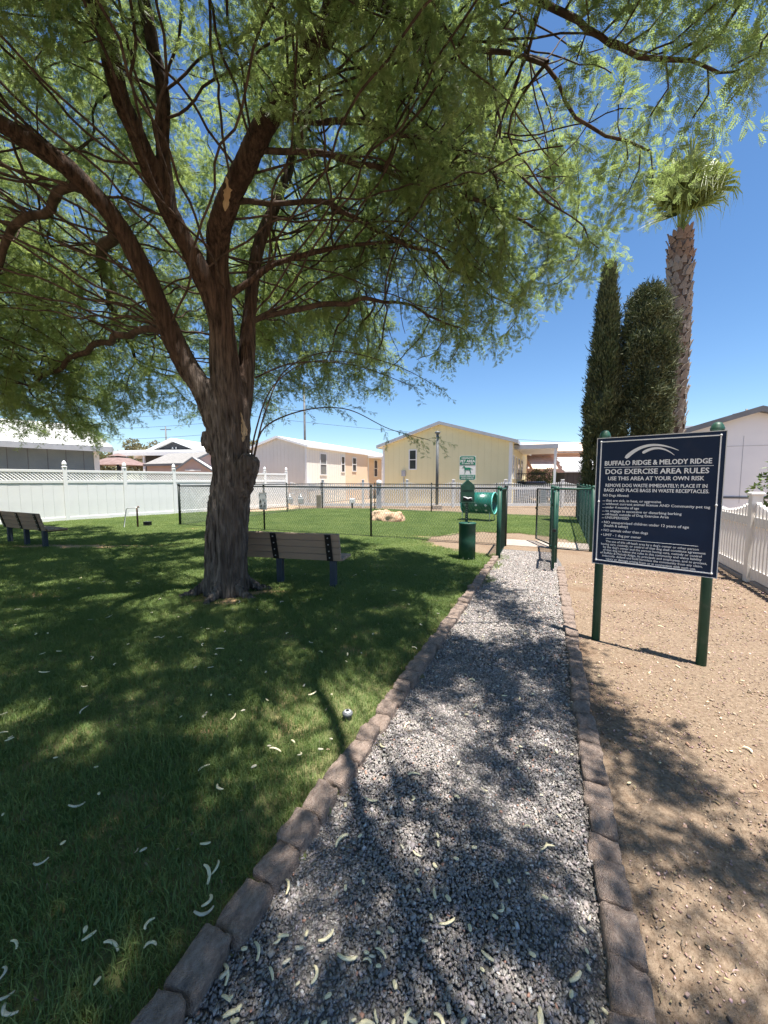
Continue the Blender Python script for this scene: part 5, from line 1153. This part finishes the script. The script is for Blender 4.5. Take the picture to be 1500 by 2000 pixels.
rh = house('pale_house', 'pale grey house wall with dark fascia behind the right picket fence', (12.1, 18.15, 0), GA, 8.2, 12, 3.15, 4.42, 4.05, 'pale_siding', 'trim_dark', 'trim_dark', 0.35, thick=0.2)
for x in (1.2, 2.42, 3.64, 4.86, 6.08, 7.3): MB().box((x, -0.004, 2.0), (0.018, 0.008, 2.3 if x in (1.2, 7.3) else 2.9)).build('panel_joint', 'trim_grey', rh)
MB().box((4.1, -0.006, 3.02), (8.1, 0.006, 0.018)).build('panel_joint', 'trim_grey', rh); MB().box((4.1, -0.02, 0.80), (8.24, 0.03, 0.09)).build('trim_strip', 'trim_dark', rh)
MB().box((2.4, 3, 4.15), (0.35, 0.35, 0.3)).build('roof_vent', 'trim_white', rh)
sl2 = thing('street_lamp', 'street lamp arm showing above the pale house roof', 'street lamp', (25.5, 27.5, 0)); MB().tube([(0, 0, 0), (0, 0, 6.55)], [0.09, 0.07], 8).build('pole', 'pole_grey', sl2, True); MB().tube([(0, 0, 6.4), (-0.35, 0, 6.3), (-0.95, 0, 6.15)], 0.05, 8).build('arm', 'pole_grey', sl2, True)
# left: grey house, gable houses and sheds behind the vinyl fence
NV = Vector((-0.78, 0.626, 0))
gh = house('grey_house', 'blue grey sided house with white roof behind the lattice fence at left', Vector((-12.9, 17.5, 0)), math.atan2(0.626, -0.78), 7.0, 12, 2.98, 4.15, 3.5, 'grey_siding', 'roof_white', 'trim_grey', 0.42, thick=0.2)
MB().box((-0.014, 0.08, 1.48), (0.03, 0.2, 2.96)).build('corner_trim', 'trim_white', gh)
for k in range(11): MB().box((-0.004, 0.55 + 0.61 * k, 1.47), (0.008, 0.018, 2.9)).build('batten', 'trim_dark', gh)
cp = thing('white_carport', 'low white-roofed carport behind the grey house', 'carport', (-19.2, 27.5, 0), R(-6))
q = MB(); q.prism([(0, 3.3), (6.2, 3.3), (6.2, 3.62), (0, 3.62)], (0, 0, 0), (1, 0, 0), (0, 0, 1), (0, 5.5, 0.55)); q.build('roof', 'roof_white', cp); MB().box((3.1, -0.02, 3.4), (6.24, 0.03, 0.24)).build('fascia', 'trim_white', cp)
for x in (0.4, 2.2, 3.8, 5.6): MB().box((x, 0.15, 1.65), (0.12, 0.12, 3.3)).build('post', 'trim_white', cp)
MB().box((3.1, 5.2, 1.6), (6, 0.1, 3.2)).build('back_wall', 'slate_siding', cp)
dh = house('dark_gable_house', 'charcoal gable house with white roof rising behind the pink sheds', (-18.6, 29.8, 0), R(-8), 5.9, 9, 3.35, 4.5, 2.75, 'dark_siding', 'roof_white', 'trim_white', 0.35, thick=0.2)
for x in (2.62, 2.9):
    fl = MB().lathe([(0.06, 0), (0.07, 0.03), (0, 0.05)], 10).build('flood_light', 'vinyl', dh, True); fl.rotation_euler = (R(90), 0, 0); fl.location = (x, -0.02, 3.98)
p1 = house('pink_shed', 'pink shed with grey shingle roof, the larger of two sheds behind the fence', (-11.85, 23.2, 0), R(66), 3.3, 3.6, 2.52, 3.25, 1.65, 'pink_siding', 'roof_grey', 'trim_dark', 0.15, cat='shed', thick=0.1)
MB().box((1.65, -0.012, 1.3), (3.2, 0.02, 2.4)).build('gable_panel', 'lilac_siding', p1)
p2 = house('pink_shed', 'small pink gable shed with pale shingle roof beside the tree trunk', (-11.4, 21.15, 0), R(18), 1.75, 3.0, 2.1, 2.75, 0.85, 'pink_siding', 'roof_light', 'trim_dark', 0.12, cat='shed', thick=0.08)
MB().box((0.85, -0.03, 2.1), (0.8, 0.04, 0.06)).build('gable_vent', 'trim_white', p2)
gz = thing('gazebo', 'brown metal hipped gazebo beyond the vinyl fence', 'gazebo', (-16.6, 24.2, 0), R(-12))
q = MB(); q.add([(-1.25, -1.25, 2.48), (1.25, -1.25, 2.48), (1.25, 1.25, 2.48), (-1.25, 1.25, 2.48), (-.3, -.3, 3.0), (.3, -.3, 3.0), (.3, .3, 3.0), (-.3, .3, 3.0)], [(0, 1, 5, 4), (1, 2, 6, 5), (2, 3, 7, 6), (3, 0, 4, 7), (4, 5, 6, 7), (3, 2, 1, 0)]); q.build('canopy', 'roof_brown', gz)
q = MB(); q.add([(-.42, -.42, 3.04), (.42, -.42, 3.04), (.42, .42, 3.04), (-.42, .42, 3.04), (0, 0, 3.22)], [(0, 1, 4), (1, 2, 4), (2, 3, 4), (3, 0, 4), (3, 2, 1, 0)]); q.build('canopy_cap', 'roof_brown', gz)
for x in (-1.15, 1.15):
    for y in (-1.15, 1.15): MB().box((x, y, 1.24), (0.1, 0.1, 2.48)).build('post', 'black_metal', gz)
# right background: tile-roofed house, shed, iron gate, car
th = thing('tile_roof_house', 'pinkish stucco house with tan tile roof beyond the yellow house', 'house', (9.5, 36.0, 0), R(-3))
MB().box((6, 4, 2.0), (14, 8, 4.0)).build('wall', 'pink_siding', th)
q = MB(); q.prism([(-1.3, 3.95), (-1.3, 4.1), (3.2, 5.3), (7.7, 4.1), (7.7, 3.95)], (-1.2, -0.0, 0), (0, 1, 0), (0, 0, 1), (13.2, 0, 0)); rf = q.build('roof', 'roof_tile', th)
tm = mesh_of(MB().box((0, 0, 0), (0.5, 0.4, 0.035)), 'roof_tile')
for j in range(11):
    for i in range(26):
        y = -1.25 + j * 0.4; piece('roof_tile', tm, rf, (-1.0 + i * 0.505 + 0.25 * (j % 2), y + 0.1, 4.1 + (y + 1.3) * 0.2667 + 0.055 + random.uniform(-.008, .008)), (R(15.5), 0, random.uniform(-.02, .02)))
q = MB(); q.prism([(0, 0), (3.3, 0), (3.3, 0.07), (0, 0.07)], (0.2, -1.6, 2.55), (1, 0, 0), (0, 0, 1), (0, 1.7, 0.75)); q.build('lower_roof', 'roof_tile', th); q = MB(); q.prism([(0, 0), (2.2, 0), (2.2, 0.07), (0, 0.07)], (3.7, -1.8, 2.5), (1, 0, 0), (0, 0, 1), (0, 1.8, 1.2)); q.build('lower_roof', 'roof_tile', th)
MB().box((4.8, -0.03, 2.15), (1.3, 0.05, 0.28)).build('window', 'glass_dark', th)
s3 = thing('grey_shed', 'dark grey shed with pale shingle roof left of the cypresses', 'shed', (12.75, 27.2, 0), R(-4)); MB().box((1.5, 1.2, 1.05), (3.0, 2.4, 2.1)).build('wall', 'slate_siding', s3)
q = MB(); q.prism([(-.1, 0), (3.1, 0), (3.1, 0.08), (-.1, 0.08)], (0, -0.2, 2.1), (1, 0, 0), (0, 0, 1), (0, 1.5, 1.05)); rf = q.build('roof', 'roof_light', s3); sm3 = mesh_of(MB().box((0, 0, 0), (0.36, 0.28, 0.012)), 'roof_light')
for j in range(6):
    for i in range(9): piece('shingle', sm3, rf, (-0.0 + i * 0.365 + 0.15 * (j % 2), 0.02 + j * 0.235, 2.335 + j * 0.1645 + random.uniform(-.004, .004)), (R(35) - 0.03, 0, 0))
for k in range(8): MB().box((0.2 + 0.38 * k, -0.006, 1.05), (0.02, 0.012, 2.0)).build('batten', 'dark_siding', s3)
ig = thing('iron_gate', 'black iron bar gate under the patio cover', 'gate', (8.75, 25.9, 0), R(-6)); 
for z in (0.15, 1.98): MB().box((1.15, 0, z), (2.3, 0.04, 0.05)).build('rail', 'black_metal', ig)
for k in range(17): MB().tube([(0.03 + 0.14 * k, 0, 0.1), (0.03 + 0.14 * k, 0, 2.0)], 0.012, 6).build('bar', 'black_metal', ig)
car = thing('parked_car', 'blue grey car roof just showing above the picket fence', 'car', (10.6, 27.3, 0), R(20))
q = MB(); q.prism([(-2.1, .35), (2.1, .35), (2.15, .8), (1.2, .92), (-1.9, .95), (-2.15, .8)], (0, -.85, 0), (1, 0, 0), (0, 0, 1), (0, 1.7, 0)); q.build('body', 'car_paint', car, bevel=0.06)
q = MB(); q.prism([(-1.7, .94), (1.15, .92), (.5, 1.42), (-1.2, 1.44)], (0, -.72, 0), (1, 0, 0), (0, 0, 1), (0, 1.44, 0)); q.build('cabin', 'glass_dark', car, bevel=0.05); MB().box((-.35, 0, 1.45), (1.6, 1.3, 0.05)).build('roof', 'car_paint', car, bevel=0.02)
for x in (-1.35, 1.35):
    for y in (-.82, .82): w_ = MB().tube([(x, y - .1, .32), (x, y + .1, .32)], .32, 18).build('wheel', 'rubber', car, True); MB().tube([(x, y - .108, .32), (x, y + .108, .32)], .19, 14).build('rim', 'galv', w_, True)

# ------------------------------------------------------------------ poles and wires
poles = []
for x, y, h, r_, lb in ((-37.0, 66, 10.6, 0.16, 'thin utility pole above the dark gable house'), (-11.6, 57, 15.5, 0.20, 'tall grey pole rising behind the cream house'), (-26.0, 62, 13.0, 0.15, 'utility pole hidden behind the forked trunk'), (-70, 66, 12, 0.16, 'utility pole far behind the grey house')):
    u = thing('utility_pole', lb, 'utility pole', (x, y, 0)); MB().tube([(0, 0, -0.2), (0, 0, h)], [r_, r_ * 0.7], 8).build('pole', 'pole_grey', u, True); MB().box((0, 0, h - 0.5), (1.8, 0.1, 0.12)).build('crossarm', 'pole_grey', u); poles.append((x, y, h))
for i, (a, b, z0, z1, lb) in enumerate((((-70, 66), (-26, 62), 12.2, 12.6, 'uppermost power line crossing the sky at left'), ((-70, 66), (-26, 62), 10.6, 10.8, 'middle power line crossing the sky at left'), ((-70, 66), (-26, 62), 8.9, 9.0, 'lowest power line crossing the sky at left'), ((-26, 62), (40, 60), 12.3, 7.0, 'long power line sagging behind the cream and yellow houses'))):
    pth = [(a[0] + (b[0] - a[0]) * t, a[1] + (b[1] - a[1]) * t, z0 + (z1 - z0) * t - 0.8 * 4 * t * (1 - t)) for t in np.linspace(0, 1, 14)]; o = MB().tube(pth, 0.022, 4).build('power_line', 'wire_black', smooth=True); tag(o, lb, 'power line')
